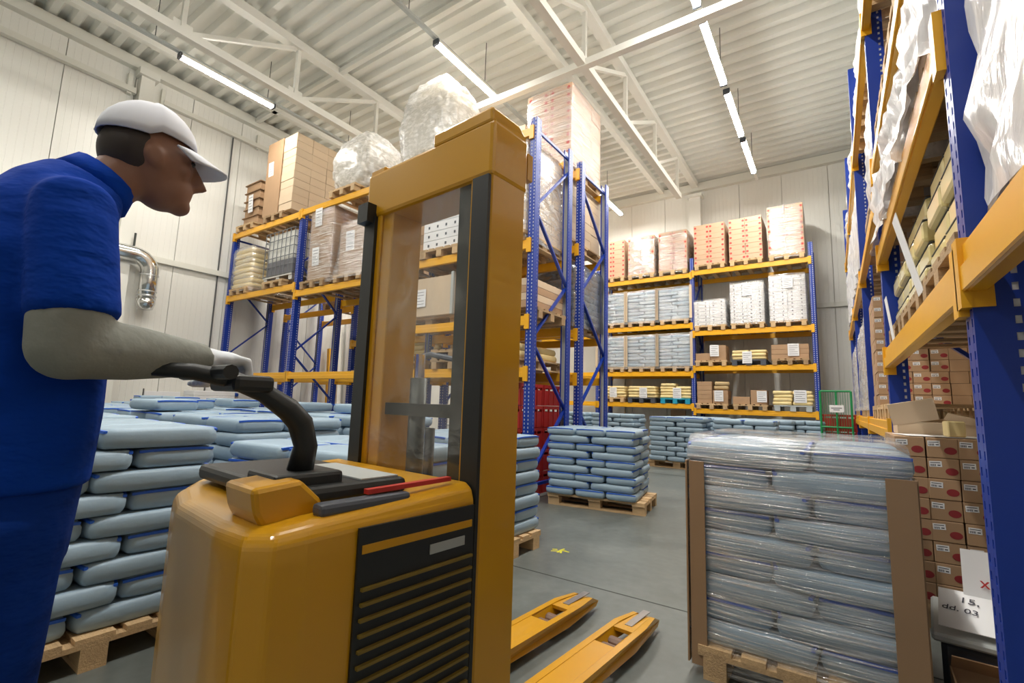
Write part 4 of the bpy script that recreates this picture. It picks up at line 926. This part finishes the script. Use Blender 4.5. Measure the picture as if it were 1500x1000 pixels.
# ------------------------------------------------------------------ pallet truck
def truck():
    t = thing('pallet_stacker', 'yellow electric pallet stacker with tall mast, tiller and low forks', 'forklift', (-1.413, -0.0, 0), -0.087)
    # chassis: shaped side profile, extruded across
    def top(y): return 0.975 + 0.03*min(1, max(0, (y-0.65)/0.45)) - 0.012*max(0, (0.70-y)/0.1)
    plan = [(0.40, 1.20), (0.40, 0.68), (0.385, 0.61), (0.33, 0.57), (0.20, 0.56), (-0.10, 0.57), (-0.26, 0.61), (-0.36, 0.69), (-0.40, 0.80), (-0.40, 1.20)]
    V = []; F = []; n = len(plan); lev = [(0.10, 0.96), (0.16, 1.0), (0.90, 1.0), (0.955, 0.992), (0.985, 0.965), (1.0, 0.90)]
    for zz, k in lev:
        for (px, py) in plan:
            ty = 0.85+(py-0.85)*k if py < 1.19 else py
            V.append((px*k, ty, zz if zz < 0.9 else zz+(top(ty)-1.0)*(zz-0.9)/0.1))
    for i in range(len(lev)-1):
        for k in range(n): F.append([i*n+k, i*n+(k+1) % n, (i+1)*n+(k+1) % n, (i+1)*n+k])
    F.append(list(range(n))); F.append([(len(lev)-1)*n+k for k in range(n)])
    b_ = MB(); b_.V = V; b_.F = F; b_.obj('body', TRUCK, t, bevel=0.012, seg=2)
    MB().box(-0.30, 0.30, 0.06, 0.57, 0.055, 0.095).obj('foot_platform', RUBBER, t, bevel=0.006)
    MB().box(0.401, 0.408, 0.80, 1.19, 0.14, 0.945).obj('grille_recess', BLACK, t)
    for k in range(20):
        z = 0.16+k*0.034
        MB().bar((0.412, 0.812, z), (0.412, 1.18, z), 0.012, 0.007).obj('grille_slat', mat('olive_slat', (0.20, 0.13, 0.015), 0.5), t)
    MB().box(0.402, 0.410, 0.81, 1.18, 0.885, 0.905).obj('grille_trim', TRUCK, t)
    lbp = MB().box(0.409, 0.412, 1.02, 1.15, 0.84, 0.865).obj('name_plate', mat('faded_plate', (0.35, 0.37, 0.36), .4), t)
    MB().prism([(0.60, 0.99), (0.59, 1.045), (0.70, 1.055), (0.76, 1.0), (0.74, 0.955), (0.62, 0.955)], 0.15, 0.31).obj('console_box', TRUCK, t, bevel=0.012)
    MB().box(0.325, 0.37, 0.72, 0.98, 0.972, 1.003).obj('side_pad', DGREY, t, bevel=0.01)
    MB().box(-0.30, 0.30, 0.68, 1.02, 0.985, 1.03).obj('top_tray', BLACK, t, bevel=0.015)
    MB().box(-0.05, 0.28, 0.88, 1.0, 1.0, 1.004).obj('grey_pad', GREY, t, loc=(0, 0, 0.031))
    MB().bar((0.335, 0.86, 1.012), (0.345, 1.14, 1.018), 0.02, 0.012).obj('red_grip', REDPL, t)
    # tiller
    MB().box(0.10, 0.26, 0.66, 0.84, 1.02, 1.06).obj('tiller_base', BLACK, t, bevel=0.01)
    MB().tube([(0.185, 0.755, 1.04), (0.19, 0.765, 1.12), (0.19, 0.745, 1.18), (0.19, 0.71, 1.215), (0.18, 0.65, 1.255), (0.16, 0.58, 1.285), (0.15, 0.50, 1.298), (0.14, 0.42, 1.300)], [0.034, 0.030, 0.032, 0.030, 0.024, 0.022, 0.019, 0.016], 10).obj('tiller_arm', BLACK, t, smooth=True)
    MB().tube([(-0.06, 0.545, 1.298), (0.25, 0.545, 1.298)], 0.017, 10).obj('handle_bar', BLACK, t)
    MB().box(0.06, 0.22, 0.565, 0.66, 1.255, 1.295).obj('control_head', BLACK, t, bevel=0.012)
    # mast
    for s in (-1, 1):
        o_ = 0.09 if s < 0 else 0.0
        x0, x1 = sorted((s*0.40+o_, s*0.30+o_)); MB().box(x0, x1, 1.22, 1.40, 0.06, 2.22).obj('outer_mast_rail', TRUCK, t, bevel=0.006, seg=1)
        x0, x1 = sorted((s*0.397+o_, s*0.325+o_)); MB().box(x0, x1, 1.205, 1.219, 0.10, 2.0).obj('rail_cover', BLACK, t)
        x0, x1 = sorted((s*0.30+o_, s*0.235+o_)); MB().box(x0, x1, 1.23, 1.38, 0.10, 2.05).obj('inner_mast_rail', TRUCK if s < 0 else DKSTEEL, t, bevel=0.004, seg=1)
        MB().tube([(s*0.2, 1.30, 0.4), (s*0.2, 1.30, 1.95)], 0.010, 6).obj('lift_chain', DKSTEEL, t)
    MB().box(-0.316, 0.406, 1.212, 1.407, 2.0, 2.2).obj('mast_crosshead', TRUCK, t, bevel=0.015)
    MB().box(-0.31, 0.40, 1.41, 1.44, 2.06, 2.16).obj('crosshead_plate', TRUCK, t)
    MB().prism([(1.21, 2.19), (1.21, 2.245), (1.36, 2.245), (1.40, 2.21)], 0.10, 0.40).obj('crosshead_cover', TRUCK, t, bevel=0.01)
    MB().box(-0.31, -0.24, 1.17, 1.215, 1.97, 2.05).obj('stop_bracket', BLACK, t)
    MB().box(-0.145, 0.235, 1.25, 1.33, 1.19, 1.235).obj('mast_crossbar', DKSTEEL, t); MB().box(-0.145, 0.235, 1.25, 1.33, 0.90, 0.95).obj('mast_crossbar', DKSTEEL, t)
    MB().tube([(0, 1.29, 0.3), (0, 1.29, 1.33)], 0.032, 12).obj('lift_cylinder', DKSTEEL, t, smooth=True); MB().tube([(0, 1.29, 1.33), (0, 1.29, 1.42)], 0.02, 10).obj('piston_rod', CHROME, t)
    MB().tube([(0.10, 1.27, 0.5), (0.10, 1.27, 1.15)], 0.018, 8).obj('hydraulic_hose', RUBBER, t, smooth=True)
    MB().box(-0.21, 0.30, 1.224, 1.229, 1.0, 2.02).obj('clear_guard', GUARD, t)
    # carriage and forks
    MB().box(-0.28, 0.28, 1.40, 1.46, 0.10, 0.50).obj('fork_carriage', TRUCK, t, bevel=0.01)
    for s in (-1, 1):
        cx = 0.035+s*0.195; f = MB()
        # body of the fork with a window near the tip
        def prism_y(pr, x0, x1): f.prism(pr, x0, x1)
        L0, L1 = 1.42, 2.90
        pr = [(L0, 0.05), (L0, 0.105), (2.62, 0.105), (2.80, 0.095), (L1, 0.05), (2.86, 0.03), (2.5, 0.035)]
        prism_y(pr, cx-0.09, cx-0.055); prism_y(pr, cx+0.055, cx+0.09)
        prism_y([(L0, 0.09), (L0, 0.103), (2.34, 0.103), (2.34, 0.09)], cx-0.055, cx+0.055)
        prism_y([(2.54, 0.085), (2.54, 0.103), (2.78, 0.094), (2.88, 0.06), (2.86, 0.045)], cx-0.055, cx+0.055)
        # taper the tip sideways
        f.V = [((cx+(x-cx)*(1-0.45*max(0, (y-2.62)/0.28)), y, z)) for x, y, z in f.V]
        fk = f.obj('fork', TRUCK, t)
        for k in range(2): MB().tube([(cx-0.045, 2.40+k*0.085, 0.04), (cx+0.045, 2.40+k*0.085, 0.04)], 0.038, 14).obj('load_roller', mat('brown_roller', (0.16, 0.09, 0.06), .5), fk)
        MB().box(cx-0.02, cx+0.02, 2.60, 2.84, 0.1, 0.1035).obj('worn_tip', mat('worn_steel', (0.33, 0.30, 0.29), .35, metal=.7), fk)
    for x in (-0.3, 0.3): MB().tube([(x-0.04, 0.75, 0.075), (x+0.04, 0.75, 0.075)], 0.075, 16).obj('wheel', RUBBER, t)
    return t
truck()

# ------------------------------------------------------------------ man
def remesh_obj(parts, name, m, parent, voxel=0.009, smooth=6):
    """union of lofted pieces into one continuous skin"""
    mb = MB()
    for kind, a in parts:
        if kind == 'tube': mb.tube(*a)
        elif kind == 'mesh':
            n = len(mb.V); mb.V += a[0]; mb.F += [[n+i for i in f] for f in a[1]]
    me = mb.mesh(name, m, smooth=True)
    o = bpy.data.objects.new('tmp', me); COL.objects.link(o)
    md = o.modifiers.new('r', 'REMESH'); md.mode = 'VOXEL'; md.voxel_size = voxel; md.use_smooth_shade = True
    sm = o.modifiers.new('s', 'SMOOTH'); sm.factor = 0.5; sm.iterations = smooth
    dg = bpy.context.evaluated_depsgraph_get(); res = bpy.data.meshes.new_from_object(o.evaluated_get(dg)); bpy.data.objects.remove(o)
    res.materials.clear(); res.materials.append(m)
    res.polygons.foreach_set('use_smooth', [True]*len(res.polygons))
    return link(name, res, parent)
def ellip(c, r, rot=(0, 0, 0), n=14):
    """closed ellipsoid as vertex/face lists"""
    V = []; F = []; c = Vector(c); M = Matrix.Rotation(rot[2], 3, 'Z') @ Matrix.Rotation(rot[1], 3, 'Y') @ Matrix.Rotation(rot[0], 3, 'X')
    for i in range(1, n):
        th = PI*i/n
        for k in range(n*2):
            ph = PI*k/n; V.append(tuple(c + M @ Vector((r[0]*math.sin(th)*math.cos(ph), r[1]*math.sin(th)*math.sin(ph), r[2]*math.cos(th)))))
    top = len(V); V.append(tuple(c + M @ Vector((0, 0, r[2])))); V.append(tuple(c - M @ Vector((0, 0, r[2]))))
    w_ = n*2
    for i in range(n-2):
        for k in range(w_): F.append([i*w_+k, (i+1)*w_+k, (i+1)*w_+(k+1) % w_, i*w_+(k+1) % w_])
    for k in range(w_): F.append([top, k, (k+1) % w_]); F.append([top+1, (n-2)*w_+(k+1) % w_, (n-2)*w_+k])
    return ('mesh', (V, F))
def loft(secs, n=22):
    """stack of ellipses: (centre, half width x, half depth y, tilt)"""
    V = []; F = []
    for (c, rx, ry, tl_) in secs:
        for k in range(n):
            a = 2*PI*k/n; x = math.copysign(abs(math.cos(a))**0.85, math.cos(a))*rx; y = math.copysign(abs(math.sin(a))**0.85, math.sin(a))*ry
            V.append((c[0]+x, c[1]+y*math.cos(tl_), c[2]+y*math.sin(tl_)))
    for i in range(len(secs)-1):
        for k in range(n): F.append([i*n+k, i*n+(k+1) % n, (i+1)*n+(k+1) % n, (i+1)*n+k])
    F.append(list(reversed(range(n)))); F.append([(len(secs)-1)*n+k for k in range(n)])
    return ('mesh', (V, F))
def man():
    t = thing('person', 'man in blue work clothes and white cap gripping the truck tiller', 'person', (-1.46, 0.15, 0.096))
    B = Vector((0, 0, 0))
    W_ = lambda x, y, z: (x+1.27, y-0.06, z)
    sr, sl = W_(-1.075, 0.165, 1.52), W_(-1.465, 0.165, 1.52)
    er, el = W_(-1.035, 0.185, 1.235), W_(-1.55, 0.20, 1.235)
    hr, hl = W_(-1.135, 0.525, 1.235), W_(-1.33, 0.525, 1.23)
    hd = W_(-1.25, 0.325, 1.755)
    def fingers(h, sgn):
        out = []
        for i in range(4):
            fx = h[0]+sgn*(-0.036+i*0.024); L = (0.9, 1.0, 0.97, 0.8)[i]
            out.append(('tube', ([(fx, h[1]-0.01, h[2]+0.008), (fx, h[1]+0.032*L, h[2]+0.004), (fx, h[1]+0.042*L, h[2]-0.030), (fx, h[1]+0.018*L, h[2]-0.052), (fx, h[1]-0.004, h[2]-0.048)], [0.0115, 0.0105, 0.0095, 0.009, 0.008], 8)))
        out.append(('tube', ([(h[0]-sgn*0.03, h[1]-0.04, h[2]), (h[0]-sgn*0.056, h[1]-0.018, h[2]-0.012), (h[0]-sgn*0.050, h[1]+0.014, h[2]-0.036), (h[0]-sgn*0.030, h[1]+0.022, h[2]-0.05)], [0.014, 0.013, 0.011, 0.009], 8)))
        out.append(ellip((h[0], h[1]-0.025, h[2]+0.004), (0.046, 0.052, 0.021)))
        return out
    face = [ellip(hd, (0.076, 0.098, 0.118)), ellip((hd[0], hd[1]+0.035, hd[2]-0.065), (0.058, 0.066, 0.068)),
            ellip((hd[0], hd[1]+0.078, hd[2]-0.108), (0.030, 0.026, 0.024)),
            ('tube', ([(hd[0], hd[1]+0.088, hd[2]+0.022), (hd[0], hd[1]+0.108, hd[2]-0.010), (hd[0], hd[1]+0.124, hd[2]-0.036), (hd[0], hd[1]+0.098, hd[2]-0.048)], [0.012, 0.014, 0.018, 0.014], 8)),
            ellip((hd[0], hd[1]+0.094, hd[2]-0.068), (0.026, 0.012, 0.009)), ellip((hd[0], hd[1]+0.091, hd[2]-0.082), (0.024, 0.012, 0.010)),
            ellip((hd[0], hd[1]+0.086, hd[2]+0.030), (0.052, 0.014, 0.012))]
    for s in (-1, 1): face += [ellip((hd[0]+s*0.076, hd[1]-0.012, hd[2]-0.02), (0.010, 0.022, 0.034), (0.25, 0, 0)), ellip((hd[0]+s*0.046, hd[1]+0.062, hd[2]-0.028), (0.02, 0.018, 0.02))]
    body = face + [('tube', ([W_(-1.265, 0.17, 1.50), W_(-1.262, 0.205, 1.58), W_(-1.255, 0.265, 1.665), W_(-1.25, 0.30, 1.72)], [0.075, 0.062, 0.058, 0.06], 12)),
        loft([(W_(-1.27, 0.14, 0.90), 0.15, 0.10, 0), (W_(-1.27, 0.15, 1.10), 0.135, 0.09, 0), (W_(-1.27, 0.14, 1.35), 0.145, 0.10, 0), (W_(-1.265, 0.15, 1.52), 0.12, 0.07, 0)]),
        ('tube', ([sr, er], [0.048, 0.040], 10)), ('tube', ([er, (er[0]*.3+hr[0]*.7, er[1]*.3+hr[1]*.7, er[2]*.3+hr[2]*.7), (hr[0], hr[1]-0.03, hr[2])], [0.038, 0.030, 0.024], 10)),
        ('tube', ([sl, el], [0.048, 0.040], 10)), ('tube', ([el, (el[0]*.3+hl[0]*.7, el[1]*.3+hl[1]*.7, el[2]*.3+hl[2]*.7), (hl[0], hl[1]-0.03, hl[2])], [0.038, 0.030, 0.024], 10)),
        ('tube', ([sr, sl], 0.055, 10))]
    for s in (-1, 1): body.append(('tube', ([W_(-1.27+s*0.09, 0.14, 0.93), W_(-1.27+s*0.10, 0.14, 0.5), W_(-1.27+s*0.10, 0.06-s*0.06, 0.09)], [0.08, 0.055, 0.04], 10)))
    body += fingers(hr, 1) + fingers(hl, -1)
    b = remesh_obj(body, 'body', SKIN, t, 0.0065, 4)
    # shirt: torso and short sleeves
    shirt = [loft([(W_(-1.27, 0.150, 0.95), 0.195, 0.140, 0), (W_(-1.27, 0.155, 1.10), 0.19, 0.142, 0), (W_(-1.27, 0.145, 1.28), 0.195, 0.148, 0), (W_(-1.27, 0.14, 1.42), 0.195, 0.142, -0.05), (W_(-1.268, 0.155, 1.525), 0.17, 0.118, -0.15), (W_(-1.266, 0.185, 1.59), 0.125, 0.100, -0.3), (W_(-1.262, 0.215, 1.635), 0.086, 0.080, -0.4)]),
        ('tube', ([W_(-1.15, 0.17, 1.545), sr, (er[0]*.12+sr[0]*.88, er[1]*.12+sr[1]*.88, 1.47), (er[0], er[1]-.005, er[2]+0.055)], [0.060, 0.070, 0.072, 0.074], 14)),
        ('tube', ([W_(-1.39, 0.17, 1.545), sl, (el[0]*.12+sl[0]*.88, el[1]*.12+sl[1]*.88, 1.47), (el[0], el[1]-.005, el[2]+0.055)], [0.060, 0.070, 0.072, 0.074], 14))]
    remesh_obj(shirt, 'shirt', CLOTH, t, 0.009, 8)
    MB().tube([W_(-1.262, 0.222, 1.625), W_(-1.258, 0.248, 1.668)], [0.084, 0.070], 16).obj('collar', CLOTH, t, smooth=True)
    for nm, e, h in (('right_sleeve', er, hr), ('left_sleeve', el, hl)):
        md = lambda k: tuple(e[i]*(1-k)+h[i]*k for i in range(3))
        remesh_obj([('tube', ([(e[0], e[1]-0.01, e[2]+0.07), (e[0], e[1]-0.008, e[2]+0.01), md(0.05), md(0.3), md(0.55), md(0.78)], [0.066, 0.066, 0.064, 0.060, 0.050, 0.040], 18)), ellip((e[0], e[1]-0.005, e[2]), (0.066, 0.066, 0.066))], 'sleeve', SLEEVE, t, 0.008, 8)
        gl = fingers(h, 1 if nm[0] == 'r' else -1); sc = [(k, a) for k, a in gl]
        out = []
        for k, a in sc:
            if k == 'tube': out.append((k, (a[0], [q+0.0025 for q in a[1]], a[2])))
            else: out.append(ellip((h[0], h[1]-0.025, h[2]+0.004), (0.050, 0.056, 0.025)))
        out.append(('tube', ([md(0.70), (h[0], h[1]-0.04, h[2])], [0.036, 0.032], 12)))
        remesh_obj(out, 'glove', GLOVE, t, 0.006, 2)
    legs = [loft([(W_(-1.27, 0.14, 0.80), 0.18, 0.130, 0), (W_(-1.27, 0.148, 1.0), 0.186, 0.134, 0)])]
    for s in (-1, 1): legs.append(('tube', ([W_(-1.27+s*0.09, 0.14, 0.90), W_(-1.27+s*0.10, 0.14, 0.5), W_(-1.27+s*0.10, 0.06-s*0.06, 0.07)], [0.115, 0.095, 0.08], 14)))
    remesh_obj(legs, 'trousers', TROUS, t, 0.011, 8)
    for s in (-1, 1):
        c = W_(-1.27+s*0.10, 0.09-s*0.06, 0.0); remesh_obj([ellip((c[0], c[1]+0.03, 0.045), (0.048, 0.13, 0.045)), ellip((c[0], c[1]-0.05, 0.07), (0.045, 0.06, 0.07))], 'shoe', RUBBER, t, 0.009, 3)
    # cap
    cz = hd[2]+0.045
    V = []; F = []; n = 28; rows_ = 8
    for i in range(rows_+1):
        th = i/rows_*PI/2
        for k in range(n):
            a = 2*PI*k/n; V.append((hd[0]+0.086*math.cos(th)*math.cos(a), hd[1]-0.005+0.108*math.cos(th)*math.sin(a), cz-0.02*math.cos(th)*(1 if math.sin(a) < 0 else 0.2)+0.100*math.sin(th)))
    for i in range(rows_):
        for k in range(n): F.append([i*n+k, i*n+(k+1) % n, (i+1)*n+(k+1) % n, (i+1)*n+k])
    cap = link('cap', mesh_from('cap', V, F, CAPM, True), t)
    so = cap.modifiers.new('thick', 'SOLIDIFY'); so.thickness = 0.004
    V = []; F = []; nb = 13
    for i, ext in enumerate((0.0, 0.035, 0.065, 0.082)):
        for k in range(nb):
            a = PI*(0.10+0.80*k/(nb-1)); x = 0.088*math.cos(a); y = 0.108*math.sin(a)
            V.append((hd[0]+x, hd[1]-0.005+y+ext*math.sin(a)**0.7, cz-0.006-ext*0.30-0.020*(math.cos(a)**2)))
    for i in range(3):
        for k in range(nb-1): F.append([i*nb+k, i*nb+k+1, (i+1)*nb+k+1, (i+1)*nb+k])
    br = link('brim', mesh_from('brim', V, F, CAPM, True), cap); so = br.modifiers.new('thick', 'SOLIDIFY'); so.thickness = 0.005
    hb = remesh_obj([ellip((hd[0], hd[1]-0.03, hd[2]-0.005), (0.0775, 0.076, 0.085))], 'hair', HAIR, t, 0.008, 2)
    for s in (-1, 1): 
        e = ellip((hd[0]+s*0.032, hd[1]+0.083, hd[2]+0.008), (0.012, 0.010, 0.008)); link('eye', mesh_from('eye', e[1][0], e[1][1], EYE, True), t)
    return t
man()
